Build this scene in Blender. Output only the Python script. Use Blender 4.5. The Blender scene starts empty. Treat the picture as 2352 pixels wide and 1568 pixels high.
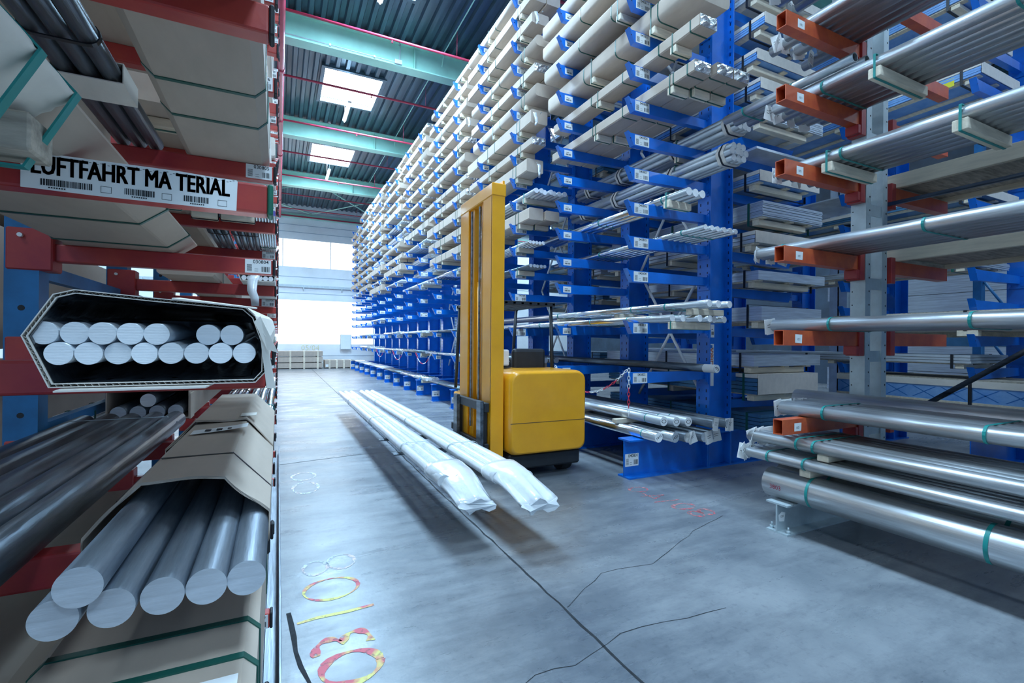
import bpy, bmesh, math, random
from mathutils import Vector, Matrix, noise
RND = random.Random(11)
SC = bpy.context.scene
COL = SC.collection
PI = math.pi
ORD = ['first', 'second', 'third', 'fourth', 'fifth', 'sixth', 'seventh', 'eighth', 'ninth', 'tenth', 'eleventh',
       'twelfth', 'thirteenth', 'fourteenth', 'fifteenth', 'sixteenth', 'seventeenth', 'eighteenth', 'nineteenth',
       'twentieth', 'twenty-first', 'twenty-second', 'twenty-third', 'twenty-fourth']

# ------------------------------------------------------------------ materials
def lin(c):
    return tuple((v / 12.92 if v <= 0.04045 else ((v + 0.055) / 1.055) ** 2.4) for v in c)

def mat(name, col, rough=0.5, metal=0.0, var=0.12, scale=6.0, bump=0.0, bscale=40.0, stretch=(1, 1, 1), col2=None,
        coat=0.0, objvar=0.0, spec=0.5, emit=None, estr=0.0, alpha=1.0, trans=0.0):
    m = bpy.data.materials.new(name); m.use_nodes = True
    nt = m.node_tree; b = nt.nodes['Principled BSDF']
    b.inputs['Roughness'].default_value = rough
    b.inputs['Metallic'].default_value = metal
    b.inputs['Specular IOR Level'].default_value = spec
    b.inputs['Coat Weight'].default_value = coat
    b.inputs['Coat Roughness'].default_value = 0.12
    if trans: b.inputs['Transmission Weight'].default_value = trans
    if alpha < 1: b.inputs['Alpha'].default_value = alpha
    if emit:
        b.inputs['Emission Color'].default_value = (*emit, 1); b.inputs['Emission Strength'].default_value = estr
    tc = nt.nodes.new('ShaderNodeTexCoord'); mp = nt.nodes.new('ShaderNodeMapping')
    mp.inputs['Scale'].default_value = stretch
    nt.links.new(tc.outputs['Object'], mp.inputs['Vector'])
    nz = nt.nodes.new('ShaderNodeTexNoise'); nz.inputs['Scale'].default_value = scale
    nz.inputs['Detail'].default_value = 6; nz.inputs['Roughness'].default_value = 0.62
    nt.links.new(mp.outputs['Vector'], nz.inputs['Vector'])
    rp = nt.nodes.new('ShaderNodeValToRGB')
    c2 = col2 or tuple(v * (1 - 2.2 * var) for v in col)
    c1 = tuple(min(1, v * (1 + var)) for v in col)
    rp.color_ramp.elements[0].color = (*c2, 1); rp.color_ramp.elements[0].position = 0.3
    rp.color_ramp.elements[1].color = (*c1, 1); rp.color_ramp.elements[1].position = 0.68
    nt.links.new(nz.outputs['Fac'], rp.inputs['Fac'])
    out = rp.outputs['Color']
    if objvar:
        oi = nt.nodes.new('ShaderNodeObjectInfo'); mr = nt.nodes.new('ShaderNodeMapRange')
        mr.inputs['To Min'].default_value = 1 - objvar; mr.inputs['To Max'].default_value = 1 + objvar
        nt.links.new(oi.outputs['Random'], mr.inputs['Value'])
        hs = nt.nodes.new('ShaderNodeHueSaturation')
        nt.links.new(mr.outputs['Result'], hs.inputs['Value']); nt.links.new(out, hs.inputs['Color'])
        out = hs.outputs['Color']
    nt.links.new(out, b.inputs['Base Color'])
    if bump:
        n2 = nt.nodes.new('ShaderNodeTexNoise'); n2.inputs['Scale'].default_value = bscale
        n2.inputs['Detail'].default_value = 4
        nt.links.new(mp.outputs['Vector'], n2.inputs['Vector'])
        bp = nt.nodes.new('ShaderNodeBump'); bp.inputs['Strength'].default_value = bump
        bp.inputs['Distance'].default_value = 0.01
        nt.links.new(n2.outputs['Fac'], bp.inputs['Height']); nt.links.new(bp.outputs['Normal'], b.inputs['Normal'])
    m.use_backface_culling = False
    return m

def emis(name, col, s):
    m = bpy.data.materials.new(name); m.use_nodes = True
    nt = m.node_tree; nt.nodes.clear()
    o = nt.nodes.new('ShaderNodeOutputMaterial'); e = nt.nodes.new('ShaderNodeEmission')
    e.inputs['Color'].default_value = (*col, 1); e.inputs['Strength'].default_value = s
    nt.links.new(e.outputs[0], o.inputs[0]); return m

BLUE = mat('blue_enamel', (0.001, 0.165, 0.68), 0.32, 0, 0.10, 3, 0.05, 60, coat=0.35)
BLUEP = mat('blue_steel_post', (0.02, 0.17, 0.40), 0.42, 0, 0.15, 5, 0.05)
SKYB = mat('pale_blue_post', (0.04, 0.25, 0.52), 0.42, 0, 0.12, 5)
RED = mat('red_enamel', (0.44, 0.050, 0.03), 0.40, 0, 0.18, 4, 0.05, 50, coat=0.1, col2=(0.33, 0.018, 0.035))
ORANGE = mat('orange_enamel', (0.56, 0.105, 0.03), 0.42, 0, 0.16, 5, 0.05, 50, coat=0.1, col2=(0.40, 0.05, 0.025))
PIPE = mat('red_pipe_paint', (0.40, 0.03, 0.07), 0.4, 0, 0.1, 4)
GALV = mat('galvanised_steel', (0.54, 0.62, 0.65), 0.45, 0.4, 0.06, 9, 0.04)
STEEL = mat('polished_steel', (0.72, 0.75, 0.78), 0.24, 1.0, 0.14, 3, 0.12, 8, (14, 0.4, 14), objvar=0.08)
TUBE = mat('satin_steel_tube', (0.58, 0.60, 0.62), 0.34, 0.8, 0.15, 3, 0.1, 8, (12, 0.5, 12), objvar=0.08)
ALU = mat('mill_aluminium', (0.66, 0.70, 0.74), 0.42, 0.75, 0.12, 4, 0.1, 12, (8, 0.5, 8), objvar=0.06)
DARKS = mat('dark_hot_rolled_steel', (0.17, 0.20, 0.235), 0.38, 0.85, 0.3, 3, 0.15, 14, (6, 0.6, 6))
BARB = mat('grey_aluminium_bar', (0.30, 0.34, 0.39), 0.42, 0.7, 0.2, 4, 0.1, 10, (8, 0.6, 8))
SAWN = mat('sawn_aluminium_face', (0.93, 0.94, 0.95), 0.6, 0.0, 0.05, 9, 0.15, 40, (1, 1, 9), objvar=0.1)
SAWD = mat('sawn_grey_face', (0.55, 0.60, 0.66), 0.5, 0.2, 0.1, 9, 0.1, 30, (1, 1, 7))
CARD = mat('cardboard', (0.52, 0.425, 0.345), 0.85, 0, 0.05, 2.0, 0.05, 4, (5, 1.5, 3), objvar=0.08)
CARDL = mat('pale_cardboard', (0.80, 0.73, 0.65), 0.85, 0, 0.04, 3, 0.05, 6, (5, 2, 4))
CORE = mat('flute_gap_shade', (0.16, 0.12, 0.09), 0.9, 0, 0.3, 30)  # dark colour stands in for shade in the gap between the liners
TIMB = mat('sawn_timber', (0.82, 0.71, 0.55), 0.75, 0, 0.10, 3, 0.15, 10, (1.2, 9, 9), objvar=0.14)
TIMY = mat('crate_timber', (0.80, 0.70, 0.54), 0.75, 0, 0.08, 3, 0.1, 10, (9, 1.0, 9))
TIMD = mat('weathered_timber', (0.45, 0.40, 0.33), 0.85, 0, 0.22, 4, 0.2, 14, (1.5, 9, 9))
FOIL = mat('crumpled_foil', (0.82, 0.84, 0.86), 0.25, 0.85, 0.25, 30, 0.8, 35)
WRAP = mat('white_plastic_wrap', (0.86, 0.88, 0.90), 0.22, 0.0, 0.05, 8, 0.3, 14, coat=0.5)
BLKF = mat('black_plastic_film', (0.012, 0.015, 0.02), 0.18, 0, 0.3, 8, 0.9, 16, coat=0.6)
PAPER = mat('white_paper', (0.88, 0.88, 0.87), 0.8, 0, 0.03, 5)
BUFF = mat('buff_paper_wrap', (0.80, 0.75, 0.67), 0.7, 0, 0.06, 5, 0.25, 12)
GSTRAP = mat('dark_green_strap', (0.01, 0.10, 0.075), 0.4, 0, 0.1, 10)
TSTRAP = mat('teal_strap', (0.01, 0.26, 0.24), 0.4, 0, 0.1, 10)
BSTRAP = mat('black_strap', (0.012, 0.014, 0.02), 0.4, 0, 0.1, 10)
RUB = mat('black_rubber', (0.014, 0.017, 0.022), 0.6, 0, 0.15, 10)
CAPG = mat('green_cap', (0.01, 0.16, 0.10), 0.5, 0, 0.15, 10)
HOLE = mat('slot_shadow', (0.006, 0.02, 0.09), 0.7, 0, 0.0)
WHITE = mat('label_white', (0.86, 0.87, 0.86), 0.6, 0, 0.02, 10)
INK = mat('black_ink', (0.012, 0.014, 0.018), 0.6, 0, 0.0)
OINK = mat('orange_ink', (0.75, 0.16, 0.02), 0.5, 0, 0.0)
BINK = mat('blue_ink', (0.02, 0.16, 0.5), 0.5, 0, 0.0)
GDOT = mat('green_sticker', (0.01, 0.35, 0.12), 0.5, 0, 0.0)
YLAB = mat('yellow_label', (0.85, 0.75, 0.02), 0.5, 0, 0.0)
YEL = mat('yellow_truck_paint', (1.0, 0.42, 0.012), 0.32, 0, 0.05, 3, 0.03, 30, coat=0.4)
BLACK = mat('black_truck_plastic', (0.02, 0.024, 0.03), 0.5, 0, 0.15, 8)
GLASS = mat('clear_panel', (0.8, 0.88, 0.92), 0.06, 0, 0.0, trans=0.95)
MINT = mat('mint_beam_paint', (0.40, 0.74, 0.62), 0.5, 0, 0.06, 1.5, 0.03, 10)
DECK = mat('roof_deck_metal', (0.06, 0.11, 0.15), 0.36, 0.35, 0.22, 1.5, 0.04, 6, (3, 0.3, 1))
WALL = mat('white_wall_panel', (0.86, 0.90, 0.92), 0.6, 0, 0.05, 0.8, 0.02, 8)
SHUT = mat('grey_roller_slat', (0.34, 0.44, 0.55), 0.5, 0.2, 0.08, 2)
ALUS = mat('aluminium_sheet', (0.72, 0.78, 0.83), 0.30, 0.45, 0.15, 2.5, 0.12, 7, (1, 1, 30), objvar=0.08)
BLUF = mat('blue_film', (0.22, 0.40, 0.66), 0.35, 0, 0.25, 3, 0.15, 10, col2=(0.05, 0.22, 0.62))
BLUS = mat('blue_coated_sheet', (0.09, 0.25, 0.42), 0.35, 0.4, 0.15, 3)
CHR = mat('red_chain_link', (0.7, 0.03, 0.07), 0.4, 0, 0.0)
DAYL = emis('daylight_glazing', (0.90, 0.97, 1.0), 3.2)
SKYG = emis('skylight_glazing', (0.88, 0.95, 1.0), 8.0)
LAMP = emis('lamp_tube', (0.86, 0.95, 1.0), 6.0)

def floor_mat():
    m = bpy.data.materials.new('worn_concrete'); m.use_nodes = True
    nt = m.node_tree; b = nt.nodes['Principled BSDF']; N = nt.nodes.new; L = nt.links.new
    tc = N('ShaderNodeTexCoord')
    def nz(scale, det, st=(1, 1, 1), rough=0.6):
        mp = N('ShaderNodeMapping'); mp.inputs['Scale'].default_value = st
        L(tc.outputs['Object'], mp.inputs['Vector'])
        n = N('ShaderNodeTexNoise'); n.inputs['Scale'].default_value = scale; n.inputs['Detail'].default_value = det
        n.inputs['Roughness'].default_value = rough
        L(mp.outputs['Vector'], n.inputs['Vector']); return n.outputs['Fac']
    def ramp(f, p0, p1, c0, c1):
        r = N('ShaderNodeValToRGB'); r.color_ramp.elements[0].position = p0; r.color_ramp.elements[1].position = p1
        r.color_ramp.elements[0].color = (*c0, 1); r.color_ramp.elements[1].color = (*c1, 1)
        L(f, r.inputs['Fac']); return r.outputs['Color']
    base = ramp(nz(0.9, 9, (1, 0.8, 1), 0.68), 0.3, 0.72, (0.145, 0.165, 0.19), (0.32, 0.335, 0.35))
    st = ramp(nz(1.1, 10, (0.45, 1.5, 1), 0.74), 0.42, 0.55, (0.36, 0.40, 0.46), (1, 1, 1))
    sp = ramp(nz(26, 4), 0.30, 0.44, (0.6, 0.62, 0.66), (1, 1, 1))
    def mul(a, c, f):
        x = N('ShaderNodeMix'); x.data_type = 'RGBA'; x.blend_type = 'MULTIPLY'; x.inputs[0].default_value = f
        L(a, x.inputs[6]); L(c, x.inputs[7]); return x.outputs[2]
    c = mul(mul(base, st, 0.55), sp, 0.5)
    L(c, b.inputs['Base Color'])
    r = N('ShaderNodeMapRange'); r.inputs['From Min'].default_value = 0.3; r.inputs['From Max'].default_value = 0.7
    r.inputs['To Min'].default_value = 0.20; r.inputs['To Max'].default_value = 0.46
    L(nz(2.2, 8, (0.5, 1.6, 1), 0.7), r.inputs['Value']); L(r.outputs[0], b.inputs['Roughness'])
    bp = N('ShaderNodeBump'); bp.inputs['Strength'].default_value = 0.12; bp.inputs['Distance'].default_value = 0.01
    L(nz(14, 6), bp.inputs['Height']); L(bp.outputs['Normal'], b.inputs['Normal'])
    b.inputs['Specular IOR Level'].default_value = 0.6
    return m
FLOOR = floor_mat()

def paint_mat(name, ca, cb, cov=0.42):
    m = bpy.data.materials.new(name); m.use_nodes = True
    nt = m.node_tree; b = nt.nodes['Principled BSDF']; N = nt.nodes.new; L = nt.links.new
    tc = N('ShaderNodeTexCoord')
    n = N('ShaderNodeTexNoise'); n.inputs['Scale'].default_value = 7; n.inputs['Detail'].default_value = 3
    L(tc.outputs['Object'], n.inputs['Vector'])
    r = N('ShaderNodeValToRGB'); r.color_ramp.elements[0].position = 0.44; r.color_ramp.elements[1].position = 0.56
    r.color_ramp.elements[0].color = (*ca, 1); r.color_ramp.elements[1].color = (*cb, 1)
    L(n.outputs['Fac'], r.inputs['Fac']); L(r.outputs['Color'], b.inputs['Base Color'])
    n2 = N('ShaderNodeTexNoise'); n2.inputs['Scale'].default_value = 34; n2.inputs['Detail'].default_value = 6
    L(tc.outputs['Object'], n2.inputs['Vector'])
    r2 = N('ShaderNodeMapRange'); r2.inputs['From Min'].default_value = cov - 0.1; r2.inputs['From Max'].default_value = cov + 0.1
    L(n2.outputs['Fac'], r2.inputs['Value']); L(r2.outputs[0], b.inputs['Alpha'])
    b.inputs['Roughness'].default_value = 0.7
    return m
SPRAY = paint_mat('spray_paint_red_yellow', (0.72, 0.16, 0.20), (0.80, 0.74, 0.25), 0.36)
SPRAYW = paint_mat('spray_paint_white', (0.66, 0.74, 0.82), (0.80, 0.66, 0.66), 0.44)
SPRAYR = paint_mat('spray_paint_faded_red', (0.62, 0.12, 0.14), (0.60, 0.22, 0.22), 0.50)

# ------------------------------------------------------------------ mesh builder
class MB:
    def __init__(s): s.v = []; s.f = []; s.m = []; s.sm = []
    def add(s, vs, fs, mi=0, smooth=False):
        o = len(s.v); s.v += [tuple(p) for p in vs]
        for f in fs: s.f.append([o + i for i in f]); s.m.append(mi); s.sm.append(smooth)
        return s
    def box(s, x0, x1, y0, y1, z0, z1, mi=0, M=None):
        vs = [Vector((x, y, z)) for z in (z0, z1) for y in (y0, y1) for x in (x0, x1)]
        if M: vs = [M @ p for p in vs]
        return s.add(vs, [(0, 2, 3, 1), (4, 5, 7, 6), (0, 1, 5, 4), (2, 6, 7, 3), (0, 4, 6, 2), (1, 3, 7, 5)], mi)
    def loft(s, rings, mi=0, smooth=False, caps=True, closed=True, capmi=None):
        n = len(rings[0]); o = len(s.v)
        for r in rings: s.v += [tuple(p) for p in r]
        for k in range(len(rings) - 1):
            for i in range(n if closed else n - 1):
                j = (i + 1) % n
                s.f.append([o + k * n + i, o + k * n + j, o + (k + 1) * n + j, o + (k + 1) * n + i]); s.m.append(mi); s.sm.append(smooth)
        if caps and closed:
            cm = mi if capmi is None else capmi
            s.f.append([o + i for i in reversed(range(n))]); s.m.append(cm); s.sm.append(False)
            e = o + (len(rings) - 1) * n
            s.f.append([e + i for i in range(n)]); s.m.append(cm); s.sm.append(False)
        return s
    def tube(s, p0, p1, r, n=16, mi=0, capmi=None, r2=None, caps=True):
        p0 = Vector(p0); p1 = Vector(p1); d = (p1 - p0).normalized()
        a = d.orthogonal().normalized(); b = d.cross(a); r2 = r if r2 is None else r2
        cs = [(math.cos(2 * PI * i / n), math.sin(2 * PI * i / n)) for i in range(n)]
        return s.loft([[p0 + (a * c + b * q) * r for c, q in cs], [p1 + (a * c + b * q) * r2 for c, q in cs]], mi, True, caps, True, capmi)
    def pipe(s, p0, p1, r, ri, n=18, mi=0):
        p0 = Vector(p0); p1 = Vector(p1); d = (p1 - p0).normalized(); a = d.orthogonal().normalized(); b = d.cross(a)
        cs = [(math.cos(2 * PI * i / n), math.sin(2 * PI * i / n)) for i in range(n)]
        R4 = [[p + (a * c + b * q) * rr for c, q in cs] for p, rr in ((p0, ri), (p0, r), (p1, r), (p1, ri), (p0, ri))]
        return s.loft(R4, mi, True, False)
    def path(s, pts, r, n=8, mi=0):
        pts = [Vector(p) for p in pts]; rings = []; prev = None
        for i, p in enumerate(pts):
            d = (pts[min(i + 1, len(pts) - 1)] - pts[max(i - 1, 0)]).normalized()
            a = d.orthogonal().normalized() if prev is None else (prev - d * prev.dot(d)).normalized()
            prev = a; b = d.cross(a)
            rings.append([p + (a * math.cos(2 * PI * k / n) + b * math.sin(2 * PI * k / n)) * r for k in range(n)])
        return s.loft(rings, mi, True)
    def prism(s, poly, y0, y1, mi=0, smooth=False, capmi=None, caps=True):   # poly in XZ, along Y
        return s.loft([[(x, y0, z) for x, z in poly], [(x, y1, z) for x, z in poly]], mi, smooth, caps, True, capmi)
    def ringprism(s, po, pi_, y0, y1, mi=0):    # hollow band
        return s.loft([[(x, y, z) for x, z in q] for q, y in ((pi_, y0), (po, y0), (po, y1), (pi_, y1), (pi_, y0))], mi, False, False)
    def mesh(s, name, mats, bevel=0.0, seg=1):
        me = bpy.data.meshes.new(name); me.from_pydata(s.v, [], s.f)
        for m in (mats if isinstance(mats, (list, tuple)) else [mats]): me.materials.append(m)
        for i, p in enumerate(me.polygons): p.material_index = s.m[i]; p.use_smooth = s.sm[i]
        bm = bmesh.new(); bm.from_mesh(me)
        bmesh.ops.recalc_face_normals(bm, faces=bm.faces)
        if bevel:
            bmesh.ops.bevel(bm, geom=[e for e in bm.edges if e.is_manifold and e.calc_face_angle(0) > 0.6], offset=bevel, segments=seg, affect='EDGES', profile=0.5, clamp_overlap=True)
        bm.to_mesh(me); bm.free()
        return me

def ob(name, me, parent=None, loc=(0, 0, 0), rot=(0, 0, 0), label=None, cat=None, group=None, kind=None):
    o = bpy.data.objects.new(name, me); COL.objects.link(o)
    o.location = loc; o.rotation_euler = rot
    if parent: o.parent = parent
    if label: o['label'] = label
    if cat: o['category'] = cat
    if group: o['group'] = group
    if kind: o['kind'] = kind
    return o
def root(name, loc, label, cat, group=None, rot=(0, 0, 0)):
    o = ob(name, None, None, loc, rot, label, cat, group); o.empty_display_size = 0.1; return o
CACHE = {}
def cached(key, fn):
    if key not in CACHE: CACHE[key] = fn()
    return CACHE[key]

def text_geo(txt, size, bold=0.02):
    def mk():
        cu = bpy.data.curves.new('t', 'FONT'); cu.body = txt; cu.size = size; cu.align_x = 'CENTER'; cu.align_y = 'CENTER'
        cu.offset = bold * size; cu.resolution_u = 2
        o = bpy.data.objects.new('t', cu); COL.objects.link(o); bpy.context.view_layer.update()
        e = o.evaluated_get(bpy.context.evaluated_depsgraph_get()); me = e.to_mesh()
        g = ([tuple(v.co) for v in me.vertices], [tuple(p.vertices) for p in me.polygons])
        e.to_mesh_clear(); bpy.data.objects.remove(o); bpy.data.curves.remove(cu)
        return g
    return cached(('txt', txt, size, bold), mk)
def put_text(mb, txt, size, M, mi, bold=0.02, sx=1.0):
    v, f = text_geo(txt, size, bold)
    mb.add([M @ Vector((p[0] * sx, p[1], p[2])) for p in v], f, mi)
# frame of a label on a face looking to -Y: text x -> +X, text y -> +Z, out -> -Y
FACE_Y = Matrix(((1, 0, 0, 0), (0, 0, -1, 0), (0, 1, 0, 0), (0, 0, 0, 1)))
FACE_X = Matrix(((0, 0, -1, 0), (-1, 0, 0, 0), (0, 1, 0, 0), (0, 0, 0, 1)))   # face looking to -X, text x -> -Y

def label_mesh(num, w, h, bars=True, style=0):
    def mk():
        mb = MB(); mb.box(0, w, -0.0012, 0, 0, h, 0)
        T = lambda x, z: Matrix.Translation((x, -0.0016, z)) @ FACE_Y
        if num: put_text(mb, num, h * 0.36, T(w * 0.60, h * 0.83), 1, 0.012, 0.95)
        r = random.Random(num or 'x')
        def bars_v(x0, x1, z0, z1, n):
            x = x0; st = (x1 - x0) / n
            for i in range(n):
                mb.box(x, x + st * r.choice((0.3, 0.5, 0.7)), -0.0019, -0.0012, z0, z1, 1); x += st
        if style == 0:
            bars_v(w * 0.62, w * 0.95, h * 0.12, h * 0.5, 9)
            for i in range(7): mb.box(w * 0.07, w * 0.26, -0.0019, -0.0012, h * (0.14 + i * 0.075), h * (0.17 + i * 0.075), 1)
            mb.box(w * 0.36, w * 0.5, -0.0018, -0.0012, h * 0.14, h * 0.16, 1); mb.box(w * 0.36, w * 0.5, -0.0018, -0.0012, h * 0.3, h * 0.32, 1)
        else:
            bars_v(w * 0.2, w * 0.85, h * 0.2, h * 0.45, 10)
            mb.box(w * 0.2, w * 0.6, -0.0018, -0.0012, h * 0.6, h * 0.66, 1)
        return mb.mesh('shelf_label', [WHITE, INK])
    return cached(('label', num, round(w, 3), round(h, 3), style), mk)

# ------------------------------------------------------------------ camera, view
cam = bpy.data.cameras.new('camera'); co = bpy.data.objects.new('camera', cam); COL.objects.link(co); SC.camera = co
cam.sensor_width = 36; cam.lens = 36 * 1100 / 2352; cam.clip_start = 0.03; cam.clip_end = 200
TH = math.radians(26); RO = 0.0086
right = Vector((math.cos(TH), -math.sin(TH), 0)); fwd = Vector((math.sin(TH), math.cos(TH), 0)); up = Vector((0, 0, 1))
r2 = right * math.cos(RO) + up * math.sin(RO); u2 = up * math.cos(RO) - right * math.sin(RO)
co.matrix_world = Matrix(((r2.x, u2.x, -fwd.x, 0), (r2.y, u2.y, -fwd.y, 0), (r2.z, u2.z, -fwd.z, 1.5), (0, 0, 0, 1)))
cam.shift_y = 1.6 / 2352
SC.view_settings.view_transform = 'Standard'; SC.view_settings.look = 'None'
SC.view_settings.gamma = 1; SC.view_settings.use_curve_mapping = False
SC.view_settings.exposure = 0.0

# ------------------------------------------------------------------ building shell
X0, X1, YB, YW, ZD = -7.5, 19.0, -9.0, 28.9, 8.9
def struct(name, me, loc=(0, 0, 0)): return ob(name, me, None, loc, kind='structure')
fm = MB(); fm.add([(X0, YB, 0), (X1, YB, 0), (X1, YW + 1, 0), (X0, YW + 1, 0)], [(0, 1, 2, 3)])
struct('floor', fm.mesh('floor', FLOOR))
SKY = [(cx, 0.3 + 5.6 * k - 2.8) for k in range(-1, 5) for cx in (-4.6, 1.85, 8.6, 15.2)]
SKY = [(cx, y) for cx, y in SKY if YB < y - 1 and y + 1 < YW]
SKYY = sorted({y for _, y in SKY})
# skylight centres along the hall: mid-bay, Y = 14.85 and 20.35 are the two in view
SKYY = [14.85 - 5.55 * 4, 14.85 - 5.55 * 3, 14.85 - 5.55 * 2, 14.85 - 5.55, 14.85, 20.4, 25.95]  # last row is added, hidden from view, to brighten the far wall
SKX = (-4.6, 1.85, 8.6, 15.2)  # rows off the aisle are unseen, added to help fill the hall
SW, SL = 0.76, 0.97
# corrugated deck with openings left for the skylights
def deck():
    mb = MB(); pitch = 0.26
    prof = [(0, 0), (0.09, 0), (0.12, 0.075), (0.225, 0.075), (0.26, 0)]
    ys = [YB]
    for y in SKYY: ys += [y - SL, y + SL]
    ys.append(YW)
    ncell = int((X1 - X0) / pitch)
    for k in range(len(ys) - 1):
        hole = k % 2 == 1
        for i in range(ncell):
            x = X0 + i * pitch
            if hole and any(cx - SW - 0.02 < x + 0.13 < cx + SW + 0.02 for cx in SKX if not (ys[k] > 24 and cx == 1.85)): continue
            for a in range(4):
                (xa, za), (xb, zb) = prof[a], prof[a + 1]
                mb.add([(x + xa, ys[k], ZD + za), (x + xb, ys[k], ZD + zb), (x + xb, ys[k + 1], ZD + zb), (x + xa, ys[k + 1], ZD + za)], [(0, 3, 2, 1)])
    # top sheet closing the roof outside
    for k in range(len(ys) - 1):
        xs = [X0]
        if k % 2 == 1:
            for cx in SKX:
                if not (ys[k] > 24 and cx == 1.85): xs += [cx - SW, cx + SW]
        xs.append(X1)
        for j in range(0, len(xs) - 1, 2):
            mb.add([(xs[j], ys[k], ZD + 0.12), (xs[j + 1], ys[k], ZD + 0.12), (xs[j + 1], ys[k + 1], ZD + 0.12), (xs[j], ys[k + 1], ZD + 0.12)], [(0, 1, 2, 3)])
    return mb.mesh('ceiling', DECK)
struct('ceiling', deck())
n = 0
for y in SKYY:
    for cx in SKX:
        if y > 25 and cx == 1.85: continue
        n += 1
        mb = MB()
        for (a, b, c, d) in ((cx - SW - 0.1, cx - SW, y - SL - 0.1, y + SL + 0.1), (cx + SW, cx + SW + 0.1, y - SL - 0.1, y + SL + 0.1),
                             (cx - SW, cx + SW, y - SL - 0.1, y - SL), (cx - SW, cx + SW, y + SL, y + SL + 0.1)):
            mb.box(a, b, c, d, ZD - 0.03, ZD + 0.16, 0)
        fr = struct('window_%d' % n, mb.mesh('skylight_curb', DECK))
        g = MB(); g.add([(cx - SW, y - SL, ZD + 0.12), (cx + SW, y - SL, ZD + 0.12), (cx + SW, y + SL, ZD + 0.12), (cx - SW, y + SL, ZD + 0.12)], [(0, 1, 2, 3)])
        ob('pane', g.mesh('pane', SKYG), fr)
        ld = bpy.data.lights.new('skylight_daylight', 'AREA'); ld.shape = 'RECTANGLE'; ld.size = 2 * SW; ld.size_y = 2 * SL
        ld.energy = (920 if y > 5 else 360) if cx == 1.85 else (420 if y > 25 else 120); ld.color = (0.46, 0.735, 1.0)  # off-aisle and last-row lights are added fill
        lo = bpy.data.objects.new('skylight_daylight', ld); COL.objects.link(lo); lo.location = (cx, y, ZD + 0.1)
# far wall with its two glazed bands, wall column, rail
def farwall():
    mb = MB(); t = 0.2
    wx0, wx1 = -4.8, 5.05          # glazing spans
    def slab(x0, x1, z0, z1): mb.box(x0, x1, YW, YW + t, z0, z1, 0)
    slab(X0, wx0, 0, ZD + 0.3); slab(wx1, X1, 0, ZD + 0.3)
    slab(wx0, wx1, 0, 1.30); slab(wx0, wx1, 3.72, 5.55); slab(wx0, wx1, 7.05, ZD + 0.3)
    for z in (0.65, 4.1, 4.5, 5.0, 7.45, 7.85, 8.25, 8.65):
        mb.box(X0, X1, YW - 0.012, YW, z - 0.012, z + 0.012, 1)
    return mb.mesh('wall_far', [WALL, SHUT])
struct('wall_far', farwall())
def glz(z0, z1):
    mb = MB(); mb.box(-4.8, 5.05, YW + 0.05, YW + 0.07, z0, z1, 0); return mb
fr = MB()
for x in (-4.8, -2.3, 0.15, 2.6, 5.0): fr.box(x, x + 0.05, YW + 0.02, YW + 0.049, 5.55, 7.05, 0)
w = struct('window_40', fr.mesh('window_frame', WALL)); ob('pane', glz(5.55, 7.05).mesh('pane', DAYL), w)
fr = MB()
for x in (-4.8, 5.0): fr.box(x, x + 0.05, YW + 0.02, YW + 0.049, 1.3, 3.72, 0)
w = struct('window_41', fr.mesh('window_frame', WALL)); ob('pane', glz(1.30, 3.72).mesh('pane', DAYL), w)
mb = MB(); mb.box(5.1, 5.55, YW - 0.25, YW - 0.005, 0, 8.25, 0); struct('trim_1', mb.mesh('wall_column', WALL))
mb = MB(); mb.box(X0, 5.2, YW - 0.12, YW - 0.03, 4.42, 4.55, 0)
for x in (-6, -3.4, -0.6, 1.2, 3.2): mb.box(x, x + 0.05, YW - 0.2, YW - 0.02, 4.3, 4.5, 0)
struct('trim_2', mb.mesh('door_track', GALV))
mb = MB(); mb.box(X0, X1, YW - 0.2, YW - 0.02, 8.2, 8.42, 0); mb.box(X0, X1, YW - 0.26, YW - 0.2, 8.24, 8.3, 1)
struct('trim_3', mb.mesh('eaves_beam', [MINT, PIPE]))
mb = MB()
for i in range(46): mb.box(5.6, 10.5, YW - 0.06 - 0.03 * (i % 2), YW - 0.01, 0.05 + i * 0.09, 0.135 + i * 0.09, 0)
struct('door_1', mb.mesh('roller_door', SHUT))
mb = MB(); mb.box(X0 - 0.2, X0, YB, YW, 0, ZD + 0.3, 0)
for z in (2.2, 4.4, 6.6): mb.box(X0, X0 + 0.012, YB, YW, z, z + 0.02, 0)
struct('wall_left', mb.mesh('wall_left', WALL))
mb = MB(); mb.box(X1, X1 + 0.2, YB, YW, 0, ZD + 0.3, 0); struct('wall_right', mb.mesh('wall_right', mat('wall_gap_shade', (0.03, 0.055, 0.09), 0.6, 0, 0.2, 1.5)))  # wall coloured dark to imitate the shade between the right-hand racks
# roof beams across the hall
BE = {12.0: 'nearest', 17.6: 'middle', 23.2: 'farthest'}
def beam_mesh():
    mb = MB(); h = 0.62; z0 = 8.28
    mb.box(X0, X1, -0.16, 0.16, z0, z0 + 0.03, 0); mb.box(X0, X1, -0.02, 0.02, z0 + 0.03, z0 + h - 0.03, 0); mb.box(X0, X1, -0.16, 0.16, z0 + h - 0.03, z0 + h, 0)
    for i in range(9): mb.box(X0 + 1.5 + i * 3, X0 + 1.52 + i * 3, -0.15, 0.15, z0 + 0.03, z0 + h - 0.03, 0)
    return mb.mesh('roof_beam', MINT)
bme = beam_mesh()
for k, y in enumerate((-4.8, 0.8, 6.4, 12.0, 17.6, 23.2)):
    lab = 'mint green steel roof beam crossing the hall, %s of the three in view' % BE[y] if y in BE else 'mint green steel roof beam overhead, %s one from the open end' % ORD[k]
    ob('roof_beam', bme, None, (0, y, 0), (0, 0, 0), lab, 'roof beam', 'roof beams')
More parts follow.
